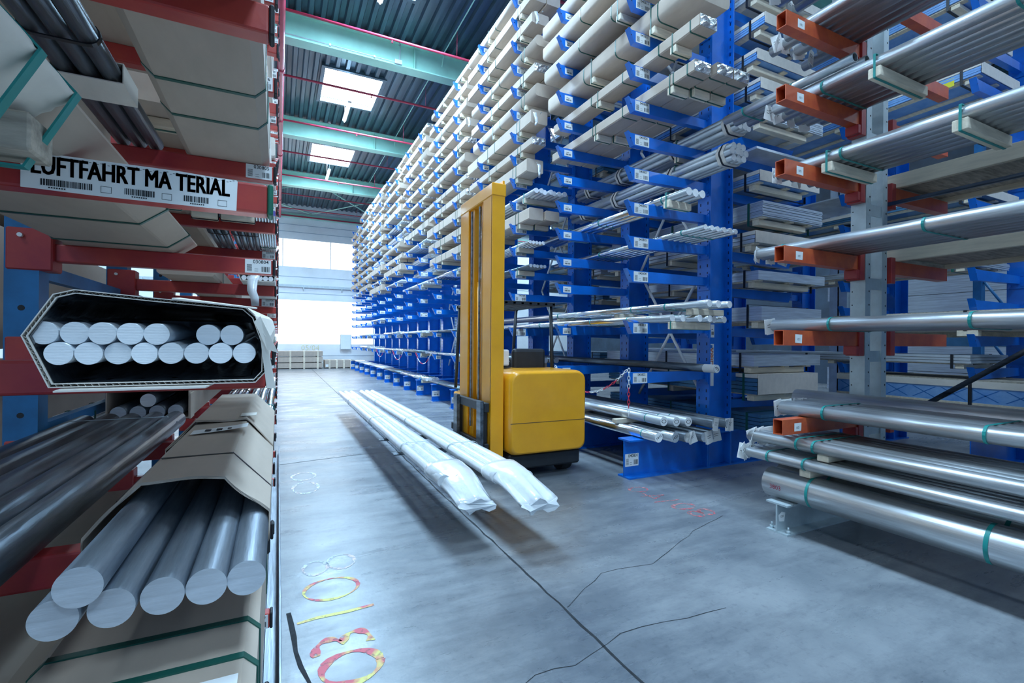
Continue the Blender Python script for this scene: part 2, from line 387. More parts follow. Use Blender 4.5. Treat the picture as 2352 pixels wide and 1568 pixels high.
# diagonal roof bracing in the last bay
for i, (xa, xb) in enumerate(((-4.5, 1.6), (1.6, 5.4))):
    mb = MB(); mb.tube((xa, 23.4, 8.6), (xb, YW - 0.3, 8.45), 0.035, 8); mb.tube((xb, 23.4, 8.6), (xa, YW - 0.3, 8.45), 0.022, 8)
    ob('roof_brace', mb.mesh('roof_brace', MINT), None, (0, 0, 0), (0, 0, 0), 'thin mint green diagonal roof bracing by far wall, %s pair from the left' % ORD[i], 'roof brace')
# red sprinkler pipes
mb = MB(); zp = 8.4 - 0.0
mb.tube((0, -6, 8.15), (0, YW - 0.3, 8.15), 0.078, 16)
for y in range(-5, 28, 3): mb.tube((0, y, 8.15), (0, y + 0.12, 8.15), 0.09, 16)
rt = root('sprinkler_main_pipe', (0, 0, 0), 'long red sprinkler main pipe running above the left rack edge', 'pipe')
ob('pipe', mb.mesh('pipe', PIPE), rt)
for y in (0, 6, 12, 18, 24): ob('hanger', cached('mhang', lambda: MB().tube((0, 0, 8.15), (0, 0, 8.9), 0.008, 6).mesh('hanger', GALV)), rt, (0, y + .6, 0))
PY = [5.3, 8.0, 10.65, 13.3, 16.0, 18.65, 21.3, 24.0, 26.6]
def branch():
    mb = MB(); mb.tube((0.08, 0, 0), (12, 0, 0), 0.028, 10)
    for x in (2.2, 5.2, 8.2, 11.2): mb.tube((x, 0, 0), (x, 0, -0.07), 0.012, 6); mb.tube((x, 0, -0.07), (x, 0, -0.08), 0.025, 8)
    for x in (3.7, 9.7): mb.tube((x, 0, 0), (x, 0, 0.6), 0.006, 6)
    return mb.mesh('sprinkler_branch_pipe', PIPE)
bm_ = branch()
for k, y in enumerate(PY):
    ob('sprinkler_branch_pipe', bm_, None, (0, y, 8.14), (0, 0, 0), 'thin red sprinkler branch pipe crossing under the roof, %s from the camera' % ORD[k], 'pipe', 'sprinkler branch pipes')
# cable conduit under the deck and along the first beam
mb = MB()
for a, b in ((-4, 0.6), (1, 6.2), (6.6, 11.8), (12.2, 17.4), (17.8, 23.0)): mb.path([(3.7, a, 8.5), (3.7, a + 0.15, 8.78), (3.7, b - 0.15, 8.78), (3.7, b, 8.5)], 0.014, 6)
ob('cable_conduit', mb.mesh('cable_conduit', MINT), None, (0, 0, 0), (0, 0, 0), 'thin pale green conduit running lengthwise under the roof deck', 'conduit')
mb = MB(); mb.path([(-3, 11.82, 8.335), (2.55, 11.82, 8.335), (2.62, 11.82, 8.345), (2.64, 11.82, 8.8), (2.64, 11.9, 8.86), (2.64, 12.2, 8.87)], 0.013, 6)
for x in (-1.5, -0.2, 1.0, 2.0): mb.box(x, x + 0.04, 11.8, 11.84, 8.31, 8.36)
mb.box(2.5, 2.68, 11.79, 11.85, 8.3, 8.4)
ob('beam_cable', mb.mesh('beam_cable', GALV), None, (0, 0, 0), (0, 0, 0), 'grey cable and junction box along the nearest green roof beam', 'cable')
# hanging lamps under the skylights
for k, y in enumerate((8.9, 14.5, 20.3)):
    rt = root('strip_lamp', (1.72, y, 8.05), 'white strip lamp hanging below skylight, %s from the camera' % ORD[k], 'lamp', 'strip lamps over the aisle')
    mb = MB(); mb.box(-0.05, 0.05, -0.62, 0.62, 0.02, 0.07); ob('housing', mb.mesh('housing', WHITE), rt)
    mb = MB(); mb.tube((0, -0.6, 0), (0, 0.6, 0), 0.022, 10); ob('lamp_tube', mb.mesh('lamp_tube', LAMP), rt)
    mb = MB()
    for q in (-0.5, 0.5): mb.tube((0, q, 0.07), (0, q, 0.84), 0.006, 6)
    ob('hanger', mb.mesh('hanger', GALV), rt)

# floor joints and cracks (recess strips)
def ribbon(name, pts, w, jit, seed, mt):
    r = random.Random(seed); P = [Vector((*p, 0)) for p in pts]; out = []
    for a, b in zip(P, P[1:]):
        n_ = max(2, int((b - a).length / 0.12))
        for i in range(n_): out.append(a.lerp(b, i / n_))
    out.append(P[-1]); mb = MB(); Lr = []
    for i, p in enumerate(out):
        d = (out[min(i + 1, len(out) - 1)] - out[max(i - 1, 0)]).normalized(); q = Vector((-d.y, d.x, 0))
        c = p + q * r.uniform(-jit, jit); ww = w * r.uniform(0.55, 1.4)
        Lr.append((c - q * ww / 2, c + q * ww / 2))
    for (a, b), (c, d) in zip(Lr, Lr[1:]):
        mb.add([(a.x, a.y, 0.0012), (b.x, b.y, 0.0012), (d.x, d.y, 0.0012), (c.x, c.y, 0.0012)], [(0, 1, 2, 3)])
    return struct(name, mb.mesh('floor_joint', mt))
JOINT = mat('joint_dirt', (0.02, 0.024, 0.03), 0.9, 0, 0.3, 20)
ribbon('trim_4', [(1.46, -1), (1.46, 5), (1.52, 14), (1.58, 28.6)], 0.014, 0.006, 1, JOINT)
ribbon('trim_5', [(0.0, 6.4), (0.9, 6.55), (3.3, 6.6)], 0.013, 0.006, 2, JOINT)
ribbon('trim_6', [(1.48, 2.3), (1.9, 2.55), (2.3, 2.5), (3.0, 2.8), (3.5, 2.95)], 0.004, 0.012, 3, JOINT)
ribbon('trim_7', [(0.75, 1.75), (1.05, 1.9), (1.25, 1.86), (1.6, 1.98), (2.3, 1.9)], 0.004, 0.012, 4, JOINT)
ribbon('trim_8', [(0.06, 2.9), (0.10, 2.4), (0.17, 2.1), (0.3, 1.7), (0.42, 1.4)], 0.02, 0.004, 5, JOINT)

# ------------------------------------------------------------------ generic loads
def octo(x0, x1, z0, z1, c):
    return [(x0 + c, z0), (x1 - c, z0), (x1, z0 + c), (x1, z1 - c), (x1 - c, z1), (x0 + c, z1), (x0, z1 - c), (x0, z0 + c)]
def rpoly(x0, x1, z0, z1, c, k=3):
    P = []
    for cx, cz, a0 in ((x1 - c, z0 + c, -90), (x1 - c, z1 - c, 0), (x0 + c, z1 - c, 90), (x0 + c, z0 + c, 180)):
        for i in range(k + 1):
            a = math.radians(a0 + 90 * i / k); P.append((cx + c * math.cos(a), cz + c * math.sin(a)))
    return P
def bearer_mesh(w, h, d, mt):
    def mk():
        mb = MB(); mb.box(-w / 2, w / 2, -d / 2, d / 2, 0, h); return mb.mesh('timber_bearer', mt, 0.004)
    return cached(('bear', round(w, 3), h, d, mt.name), mk)
def crumple(w, h, t, seed, c=0.0, amp=0.02):
    def mk():
        nx, nz = max(6, int(w / 0.035)), max(4, int(h / 0.035)); mb = MB(); vs = []
        r = random.Random(seed)
        for j in range(nz + 1):
            for i in range(nx + 1):
                e = i in (0, nx) or j in (0, nz)
                y = 0.0 if e else -t + r.uniform(-amp, amp)
                vs.append((-w / 2 + w * i / nx + (0 if e else r.uniform(-.006, .006)), y, h * j / nz + (0 if e else r.uniform(-.006, .006))))
        fs = [(j * (nx + 1) + i, j * (nx + 1) + i + 1, (j + 1) * (nx + 1) + i + 1, (j + 1) * (nx + 1) + i) for j in range(nz) for i in range(nx)]
        mb.add(vs, fs); return mb.mesh('foil_end', FOIL)
    return cached(('foil', round(w, 2), round(h, 2), seed % 3), mk)

def carton(x0, x1, y0, L, z, h, label, group=None, c=0.012, rnd=False, straps=(0.2, 0.5, 0.8), bearers=(0.25, 0.75), foil=None,
           smat=None, cmat=None, plastic=False, seed=1, bh=0.075, tmat=None, rot=(0, 0, 0)):
    """long cardboard pack lying along the aisle, origin under its near end"""
    w = x1 - x0; smat = smat or GSTRAP; cmat = cmat or CARD
    rt = root('long_carton', ((x0 + x1) / 2, y0, z), label, 'carton', group, rot)
    pol = (lambda e: rpoly(-w / 2 - e, w / 2 + e, -e, h + e, c + e, 3)) if rnd else (lambda e: octo(-w / 2 - e, w / 2 + e, -e, h + e, c + e))
    def mk():
        mb = MB(); mb.prism(pol(0), 0, L, 0, rnd); return mb.mesh('carton', cmat)
    ob('carton', cached(('car', round(w, 3), round(h, 3), round(L, 3), c, rnd, cmat.name), mk), rt)
    for s in straps:
        def mk2():
            mb = MB(); mb.ringprism(pol(0.003), pol(0.0002), 0, 0.016); return mb.mesh('strap', smat)
        ob('strap', cached(('cst', round(w, 3), round(h, 3), c, rnd, smat.name), mk2), rt, (0, s * L, 0))
    for b in bearers:
        ob('timber_bearer', bearer_mesh(min(w * 0.96, w - 0.01), bh, 0.085, tmat or TIMB), rt, (0, b * L, -bh - 0.0035))
        def mk3():
            mb = MB(); mb.ringprism(octo(-w / 2 - .004, w / 2 + .004, -bh - .008, h + .004, .006), octo(-w / 2 - .001, w / 2 + .001, -bh - .0045, h + .001, .005), 0, 0.014)
            return mb.mesh('strap', smat)
        ob('strap', cached(('cst3', round(w, 3), round(h, 3), bh, smat.name), mk3), rt, (0, b * L - 0.005, 0))
    if foil:
        ob('foil_end', crumple(w * 0.97, h * 0.94, 0.02, seed), rt, (0, -0.003, h * 0.03))
    if plastic: tail(rt, w, h, seed)
    return rt
def tail(rt, w, h, seed, k=1.0):
    """torn strip of white plastic hanging off the near end"""
    def mk():
        r = random.Random(seed); mb = MB()
        for k in range(2):
            x = r.uniform(-w * .4, w * .3); ww = r.uniform(.04, .1) * k; pts = []
            for i in range(7):
                a = i / 6; pts.append((x + r.uniform(-.015, .015), -0.05 - 0.05 * math.sin(a * 2) + r.uniform(-.01, .01), h * .6 - a * r.uniform(.16, .3) * k, ww * (1 - .5 * a)))
            mb.loft([[(p[0] - p[3] / 2, p[1], p[2]), (p[0] + p[3] / 2, p[1] - .015, p[2]), (p[0] + p[3] / 2, p[1] - .012, p[2]), (p[0] - p[3] / 2, p[1] + .003, p[2])] for p in pts], 0, True)
        return mb.mesh('plastic_tail', WRAP)
    ob('plastic_tail', cached(('tail', seed % 4, round(w, 1), round(h, 1), k), mk), rt)

def bar_mesh(r, L, body, face, n=20):
    def mk():
        mb = MB(); mb.tube((0, 0, 0), (0, L, 0), r, n, 0, 1); return mb.mesh('bar', [body, face])
    return cached(('bar', round(r, 4), round(L, 3), body.name, face.name, n), mk)
def tube_mesh(r, L, body, n=20):
    def mk():
        mb = MB(); mb.pipe((0, 0, 0), (0, L, 0), r, r * 0.86, n); return mb.mesh('tube', [body])
    return cached(('tub', round(r, 4), round(L, 3), body.name, n), mk)
def hull(pts, r, e=0.0, k=8):
    P = sorted({(round(x + (r + e) * math.cos(2 * PI * i / 16), 5), round(z + (r + e) * math.sin(2 * PI * i / 16), 5)) for x, z in pts for i in range(16)})
    def half(Q):
        H = []
        for p in Q:
            while len(H) > 1 and (H[-1][0] - H[-2][0]) * (p[1] - H[-2][1]) - (H[-1][1] - H[-2][1]) * (p[0] - H[-2][0]) <= 0: H.pop()
            H.append(p)
        return H
    return half(P)[:-1] + half(P[::-1])[:-1]
def bundle(name, pos, r, x, y0, L, z, label, cat, group=None, body=None, face=None, hollow=False, straps=(.15, .5, .85), smat=None,
           bearers=(), collars=(), jitter=0.0, tags=0, seed=1, bh=0.075, rot=(0, 0, 0), n=18, bw=None, pname=None):
    """strapped bundle of bars or tubes; pos are (x,z) centres relative to the bottom centre"""
    rt = root(name, (x, y0, z), label, cat, group, rot); rr = random.Random(seed); smat = smat or GSTRAP
    body = body or STEEL; face = face or SAWN
    for i, (px, pz) in enumerate(pos):
        me = tube_mesh(r, L, body, n) if hollow else bar_mesh(r, L, body, face, n)
        ob(pname or ('tube' if hollow else 'bar'), me, rt, (px, rr.uniform(-jitter, jitter), pz))
    for s in straps:
        mb = MB(); mb.loft([[(a, y, b) for a, b in q] for q, y in ((hull(pos, r, .0005), 0), (hull(pos, r, .004), 0), (hull(pos, r, .004), .016), (hull(pos, r, .0005), .016), (hull(pos, r, .0005), 0))], 0, False, False)
        ob('strap', mb.mesh('strap', smat), rt, (0, s * L, 0))
    for s in collars:
        mb = MB(); q0, q1 = hull(pos, r, .005), hull(pos, r, .011)
        mb.loft([[(a, y, b) for a, b in q] for q, y in ((q0, 0), (q1, 0), (q1, .1), (q0, .1), (q0, 0))], 0, False, False)
        ob('card_collar', mb.mesh('card_collar', CARDL), rt, (0, s * L, 0))
        mb = MB(); q0, q1 = hull(pos, r, .0112), hull(pos, r, .015)
        mb.loft([[(a, y, b) for a, b in q] for q, y in ((q0, 0), (q1, 0), (q1, .02), (q0, .02), (q0, 0))], 0, False, False)
        ob('strap', mb.mesh('strap', BSTRAP), rt, (0, s * L + .04, 0))
    if pos and bearers:
        xs = [p[0] for p in pos]; w = bw or (max(xs) - min(xs) + 2 * r)
        for b in bearers: ob('timber_bearer', bearer_mesh(w, bh, .085, TIMB), rt, ((max(xs) + min(xs)) / 2, b * L, -bh - .001))
        for b in bearers:
            mb = MB(); x0, x1 = (max(xs) + min(xs)) / 2 - w / 2, (max(xs) + min(xs)) / 2 + w / 2; zt = max(p[1] for p in pos) + r
            mb.ringprism(octo(x0 - .004, x1 + .004, -bh - .006, zt + .005, .004), octo(x0 - .001, x1 + .001, -bh - .002, zt + .001, .003), 0, .016)
            ob('strap', mb.mesh('strap', TSTRAP if smat is TSTRAP else smat), rt, (0, b * L - .01, 0))
    for k in range(tags):
        px, pz = pos[int(k * len(pos) / tags) % len(pos)]
        ob('paper_tag', tag_mesh(seed + k), rt, (px, L + .006 if tags and hollow else -.006, pz), (0, 0, 0))
    return rt
def tag_mesh(seed):
    def mk():
        r = random.Random(seed); mb = MB()
        for k in range(2):
            a = r.uniform(-.5, .5); M = Matrix.Rotation(a, 4, 'Y') @ Matrix.Rotation(r.uniform(-.5, .5), 4, 'Z')
            mb.box(-.05, .05, -.001 + k * .012, .001 + k * .012, -.075, .06, 0, M)
            mb.box(-.03, .03, -.0016 + k * .012, -.001 + k * .012, .01, .014, 1, M); mb.box(-.03, .02, -.0016 + k * .012, -.001 + k * .012, -.012, -.008, 1, M)
        return mb.mesh('paper_tag', [PAPER, INK])
    return cached(('tag', seed % 6), mk)
def row(n_, r, gap=0.0): return [((i - (n_ - 1) / 2) * (2 * r + gap), r) for i in range(n_)]
def hexa(r, rows=(3, 4, 3)):
    P = []
    for j, k in enumerate(rows):
        for i in range(k): P.append(((i - (k - 1) / 2) * 2.04 * r, r + j * 1.76 * r))
    return P

# ------------------------------------------------------------------ blue cantilever rack
LV = [1.17, 1.73, 2.31] + [2.69 + 0.382 * k for k in range(13)]
RLV = [0.43, 0.80, 1.14, 1.70, 2.20, 2.66, 2.96, 3.40, 3.86, 4.14, 4.52, 4.90, 5.28, 5.7, 6.1, 6.5, 6.9]
TIP, CX0, CX1 = 3.47, 4.68, 5.06
def blue_post():
    mb = MB(); H = 7.75
    for x in (CX0, CX1 - .016): mb.box(x, x + .016, -.1, .1, .02, H, 0)
    mb.box(CX0 + .016, CX1 - .016, -.007, .007, .02, H, 0)
    z = .55
    while z < H - .1:
        for y in (-.055, .055):
            for x in (CX0 - .0006, CX1 - .0166): mb.box(x, x + .0004, y - .008, y + .008, z - .018, z + .018, 1)
        z += .095
    return mb.mesh('post', [BLUE, HOLE])
def blue_foot(xa, xb):
    mb = MB()
    mb.box(xa, xb, -.1, .1, 0, .018); mb.box(xa, xb, -.1, .1, .412, .43); mb.box(xa, xb, -.006, .006, .018, .412)
    for x in (CX0 - .02, CX1): mb.box(x, x + .02, -.095, .095, .018, .412)
    return mb.mesh('foot', BLUE)
def blue_arm(s=1, L=1.2):
    def mk():
        mb = MB(); t = .036; q = [(0, .012), (L, 0), (L, -.105), (.075, -.13)]   # local x from tip to post, z=0 is the top
        A = [(-.004, .025), (.028, .003), (L, 0), (L, -.10), (.078, -.128)]
        if s < 0: A = [(-x, z) for x, z in A]
        mb.loft([[(x, -t, z) for x, z in A], [(x, t, z) for x, z in A]])
        mb.box(min(s * L, s * (L + .01)), max(s * L, s * (L + .01)), -.085, .085, -.16, .04)
        for y in (-.06, .06):
            for z in (-.12, .01): mb.tube((s * (L - .012), y, z), (s * L, y, z), .014, 6)
        mb.tube((s * .03, -t - .0005, -.055), (s * .03, -t - .001, -.055), .008, 8, 1)
        return mb.mesh('arm', [BLUE, HOLE])
    return cached(('barm', s, L), mk)
POST, FOOT = blue_post(), blue_foot(TIP, 6.35)
COLY = [4.25 + 1.49 * k for k in range(16)]
HANG = {}
for k, y in enumerate(COLY):
    lab = 'blue cantilever rack column nearest the camera, with blue and orange maker plate' if k == 0 else \
        ('blue cantilever rack column farthest down the aisle by the wall' if k == 15 else 'blue cantilever rack column, %s down the aisle from the camera' % ORD[k])
    rt = root('cantilever_rack_column', (0, y, 0), lab, 'rack column', 'blue cantilever rack columns')
    ob('post', POST, rt); ob('foot', FOOT, rt)
    for i, z in enumerate(LV):
        a = ob('arm', blue_arm(), rt, (TIP, 0, z))
        if k % 2 == 0:
            num = '0%d%02d' % (408 - k // 2, i + 2) if k < 9 else None
            ob('shelf_label', label_mesh(num, .205, .112) if k < 9 else label_mesh(None, .205, .112, style=1), a, (.09, -.037, -.118))
        else:
            ob('shelf_label', label_mesh(None, .13, .085, style=1), a, (.10, -.037, -.108))
    num = '0%d01' % (408 - k // 2)
    ob('shelf_label', label_mesh(num if k % 2 == 0 and k < 9 else None, .19, .14, style=0 if k % 2 == 0 else 1), rt, (TIP + .015, -.0075, .12))
    if k < 3:
        for z in RLV[1:]: ob('arm', blue_arm(-1, 1.25), rt, (6.32, 0, z))
    if k == 0:
        mb = MB(); mb.box(0, .075, -.0012, 0, 0, .52, 0)
        T = Matrix.Translation((.038, -.0018, .36)) @ FACE_Y @ Matrix.Rotation(PI / 2, 4, 'Z')
        put_text(mb, 'OHRA', .078, T, 1, .02)
        mb.box(.012, .05, -.0018, -.0012, .465, .505, 2)
        for i in range(6): mb.box(.058, .066, -.0018, -.0012, .25 + i * .04, .275 + i * .04, 3)
        ob('maker_plate', mb.mesh('maker_plate', [WHITE, OINK, BINK, INK]), rt, (4.78, -.0075, .98))
        for zz, ww in ((1.58, .035), (1.66, .0)):
            if ww: ob('rating_label', label_mesh(None, .06, .16, style=1), rt, (4.80, -.0075, zz))
        for i, z in enumerate([.55 + .382 * j for j in range(18)]):
            mb = MB(); mb.tube((0, 0, 0), (-.02, 0, 0), .014, 6); mb.tube((-.02, 0, 0), (-.03, 0, 0), .008, 6)
            ob('bolt', cached('bolt', lambda: mb.mesh('bolt', BLUE)), rt, (CX1 - .017, -.06, z))
    if k % 2 == 0 and k < 8:
        def br():
            mb = MB()
            for z0, z1 in ((.75, 1.65), (1.65, 2.55), (2.55, 3.45), (3.45, 4.35), (4.35, 5.25), (5.25, 6.15)):
                up_ = int(round((z0 - .75) / .9)) % 2
                a, b = ((.745, z0), (.12, z1)) if up_ else ((.12, z0), (.745, z1))
                c, d = ((.745, z0), (1.37, z1)) if up_ else ((1.37, z0), (.745, z1))
                for (p, q) in ((a, b), (c, d)): mb.path([(4.87, p[0], p[1]), (4.87, q[0], q[1])], .02, 6)
            return mb.mesh('brace', PAPER)
        ob('brace', cached('bluebrace', br), rt)

BAYW = ['nearest', 'second', 'third', 'fourth', 'fifth', 'sixth', 'seventh', 'eighth']
def lvname(i): return 'on the feet' if i == 0 else '%s arm up' % ORD[i - 1]
def where(b, i): return '%s, %s blue bay' % (lvname(i), BAYW[b])
def zl(i): return 0.43 if i == 0 else LV[i - 1]

# --- nearest bay, from the floor up
G = 'loads of the nearest blue bay'
Y0 = COLY[0]
names = ['fat', 'second', 'third', 'fourth', 'fifth']
for i, (x, yy, face) in enumerate(((3.70, 3.95, SAWN), (3.86, 3.87, SAWD), (3.99, 3.82, FOIL), (4.18, 3.76, SAWD), (4.36, 3.82, SAWD))):
    r_ = .055
    o = root('round_bar', (x, yy, .43 + r_), 'dark round bar %s on blue feet, lower layer, nearest bay' % ['nearest the aisle', 'second from the aisle', 'third, with foil end,', 'fourth from the aisle', 'nearest the post'][i], 'bar')
    ob('bar', bar_mesh(r_, 2.55, STEEL if i < 2 else DARKS, face), o)
    if i in (0, 1): mb = MB(); put_text(mb, '1422' if i else '1412', .042, Matrix.Translation((0, -.0012, 0)) @ FACE_Y @ Matrix.Rotation(.5, 4, 'Z'), 0, .01); ob('chalk_number', mb.mesh('chalk_number', INK), o)
    if i >= 2: ob('paper_tag', tag_mesh(i), o, (.05, -.012, .0))
    if i == 0: mb = MB(); mb.tube((0, .22, 0), (0, .236, 0), r_ + .001, 20, 0, None, None, False); ob('strap', mb.mesh('strap', TSTRAP), o)
for i, (y_) in enumerate((4.62, 5.6)):
    ob('timber_bearer', bearer_mesh(.85, .05, .08, TIMB), None, (4.05, y_, .5405), (0, 0, 0), 'sawn timber bearer between two layers of steel bars on blue feet, %s of two' % ('nearer' if i == 0 else 'farther'), 'timber')
for i, (x, yy) in enumerate(((3.82, 4.0), (3.935, 3.93), (4.06, 3.88), (4.22, 3.66), (4.36, 3.6))):
    o = root('round_bar', (x, yy, .591 + .052), '%s round bar %s on timber above blue feet' % (('polished', ['nearest the aisle', 'second from the aisle', 'third from the aisle'][i]) if i < 3 else ('dark', ['fourth from the aisle with paper tag', 'nearest the post with paper tag'][i - 3])), 'bar')
    ob('bar', bar_mesh(.052, 2.6, ALU if i < 3 else DARKS, SAWN if i < 3 else SAWD), o)
    if i >= 3: ob('paper_tag', tag_mesh(i + 2), o, (.0, -.012, 0))
    else:
        mb = MB(); mb.loft([[(.034 * math.cos(a) * s_, -.0012, .02 * math.sin(a) * s_) for a in [2 * PI * q / 14 for q in range(14)]] for s_ in (1, .78)], 0, False, False)
        ob('chalk_mark', mb.mesh('chalk_mark', INK), o)
        mb = MB(); mb.tube((0, .25, 0), (0, .266, 0), .053, 20, 0, None, None, False); ob('strap', mb.mesh('strap', TSTRAP), o)
o = root('round_bar', (4.47, 3.86, 1.17 + .047), 'single long dark steel bar on the lowest blue arm, white taped end', 'bar')
ob('bar', bar_mesh(.047, 6.0, DARKS, SAWN), o)
mb = MB(); mb.tube((0, .002, 0), (0, .17, 0), .0485, 20, 0, None, None, False); ob('tape', mb.mesh('tape', PAPER), o)
mb = MB(); put_text(mb, '473', .045, Matrix.Translation((0, -.0015, 0)) @ FACE_Y @ Matrix.Rotation(-.6, 4, 'Z'), 0, .01); ob('chalk_number', mb.mesh('chalk_number', INK), o)
bundle('bar_bundle', row(6, .036, .075), .036, 4.03, 3.68, 5.6, 1.73, 'six polished steel bars spaced in a row on second arm, nearest bay', 'bars', G, STEEL, SAWN, straps=(.13, .26, .5), smat=TSTRAP, bearers=(.03,), jitter=.05, seed=2, bw=.55)
for y_ in (3.70, 4.9, 6.3):
    ob('timber_bearer', bearer_mesh(.48, .062, .08, TIMB), None, (4.1, y_, 1.803), (0, 0, 0), 'timber spacer between two bar layers on second blue arm, %s from camera' % ('nearest' if y_ < 4 else 'second' if y_ < 5.5 else 'third'), 'timber')
bundle('bar_bundle', row(3, .036, .075), .036, 3.98, 3.42, 5.6, 1.866, 'three polished steel bars on timber spacers above six others, second arm', 'bars', G, STEEL, SAWN, straps=(.1, .2, .5), smat=TSTRAP, jitter=.03, seed=3)
bundle('bar_bundle', row(6, .028, .036), .028, 4.22, 3.61, 3.0, LV[3], 'six thin polished bars in a flat row on the fourth arm, nearest bay', 'bars', G, STEEL, SAWN, straps=(.1, .6), smat=TSTRAP, jitter=.012, seed=4)
bundle('bar_bundle', row(3, .043, .02), .043, 4.0, 3.73, 3.1, LV[4], 'three thick bright steel bars on the fifth arm, timber under near end', 'bars', G, STEEL, SAWN, straps=(.12, .5), smat=TSTRAP, bearers=(.09, .72), jitter=.04, seed=5, bw=.34)
bundle('bar_bundle', hexa(.036), .036, 4.42, 3.55, 3.1, LV[5], 'hexagonal bundle of aluminium rods with card collar on sixth arm, nearest bay', 'bars', G, ALU, SAWN, straps=(), collars=(.025, .27, .62, .88), bearers=(.265,), jitter=.012, seed=6, bw=.22)
bundle('bar_bundle', hexa(.036), .036, 4.56, 3.60, 3.1, LV[6], 'hexagonal bundle of aluminium rods with card collar on seventh arm, nearest bay', 'bars', G, ALU, SAWN, straps=(), collars=(.025, .29, .63, .88), bearers=(.285,), jitter=.012, seed=7, bw=.22)
for i, (xa, t) in enumerate(((3.70, 'aisle-side'), (3.945, 'middle'), (4.19, 'post-side'))):
    carton(xa, xa + .235, 3.44 + (.06 if i == 0 else 0), 2.75, LV[7], .125, 'narrow strapped carton with silver foil end, %s of three on eighth arm, nearest bay' % t, 'narrow foil-ended cartons on the eighth arm', straps=(.03, .1, .4, .62), bearers=(.12, .6), foil=True, seed=i)
carton(3.66, 3.90, 3.40, 2.75, LV[8], .125, 'single narrow strapped carton with silver foil end on ninth arm, nearest bay', None, straps=(.04, .2, .42, .65), bearers=(.13, .6), foil=True, seed=4)
carton(3.66, 4.22, 3.52, 2.8, LV[9], .24, 'wide round-edged carton on the tenth arm with timber bearer, nearest bay', None, c=.06, rnd=True, straps=(.16, .42, .66), bearers=(.2, .6), foil=False, seed=5)
carton(3.55, 4.0, 3.95, 2.3, LV[10], .2, 'wide carton on the eleventh arm, nearest bay', None, c=.05, rnd=True, straps=(.3, .6), bearers=(.25,))
carton(3.55, 4.1, 3.8, 2.5, LV[11], .2, 'wide carton on the twelfth arm, nearest bay', None, c=.05, rnd=True, straps=(.3, .6), bearers=(.3,))
carton(3.6, 4.1, 3.9, 2.5, LV[12], .2, 'wide carton on the thirteenth arm, nearest bay', None, c=.05, rnd=True, straps=(.3, .6), bearers=(.3,))

# --- the other bays
SIDE = {1: [''], 2: ['aisle-side ', 'post-side '], 3: ['aisle-side ', 'middle ', 'post-side ']}
def fill(b, i, kind, n_=1, seed=0):
    r = random.Random(b * 97 + i * 13 + seed); ya = COLY[2 * b] - r.uniform(.5, .68); L = r.uniform(2.65, 2.85); z = zl(i)
    ga = 'cartons in the blue rack down the aisle'; gb = 'bar bundles in the blue rack down the aisle'
    far = b >= 4
    if kind in ('c', 'f', 'r', 'p'):
        x = 3.52 + r.uniform(0, .06)
        for k in range(n_):
            w = r.uniform(.22, .27) if n_ > 1 or kind == 'f' else r.uniform(.42, .62)
            h = r.uniform(.11, .15) if kind == 'f' else r.uniform(.15, .23)
            if kind == 'p' and n_ == 1: w = .3
            look = {'c': 'strapped cardboard carton', 'f': 'narrow carton with silver foil end', 'r': 'round-edged wide carton', 'p': 'carton with torn white plastic at its end'}[kind]
            carton(x, x + w, ya + r.uniform(-.06, .06), L, z, h, '%s%s %s' % (SIDE[n_][k], look, where(b, i)), ga, c=.05 if kind == 'r' else .015, rnd=kind == 'r',
                   straps=(.18, .5, .8) if not far else (.5,), bearers=(.14, .62) if not far else (.14,), foil=(kind == 'f'), plastic=(kind == 'p'), seed=b + i)
            x += w + .012
    elif kind == 'h':
        rr = r.choice((.03, .036, .042))
        bundle('bar_bundle', hexa(rr, (4, 5, 4)), rr, r.uniform(3.75, 4.1), ya, L, z, 'hexagonal bundle of bars with card collars %s' % where(b, i), 'bars', gb, ALU, SAWN, straps=(), collars=(.1, .5, .85) if not far else (.1,), bearers=(.2,) if not far else (), n=12, seed=i)
    elif kind in ('b', 'd', 'w'):
        rr = r.choice((.028, .036, .045)); m = r.randint(4, 7)
        bundle('bar_bundle', row(m, rr, .006), rr, 3.56 + m * (rr + .003), ya, L, z, '%s %s' % ({'b': 'flat row of bright steel bars', 'd': 'flat row of dark steel bars', 'w': 'flat row of bars wrapped in white film'}[kind], where(b, i)), 'bars', gb,
               {'b': STEEL, 'd': DARKS, 'w': WRAP}[kind], SAWN if kind != 'd' else SAWD, straps=(.2, .7) if not far else (.5,), smat=TSTRAP, bearers=(.15,) if not far else (), n=12, jitter=.03, seed=i)
    elif kind == 'm':
        rr = .04
        bundle('bar_bundle', row(7, rr, .004), rr, 3.86, ya, L, z, 'row of light metal tubes, white plastic round their ends, %s' % where(b, i), 'bars', gb, ALU, SAWN, straps=(.3, .7), smat=TSTRAP, bearers=(.12,), n=14, jitter=.05, seed=i)
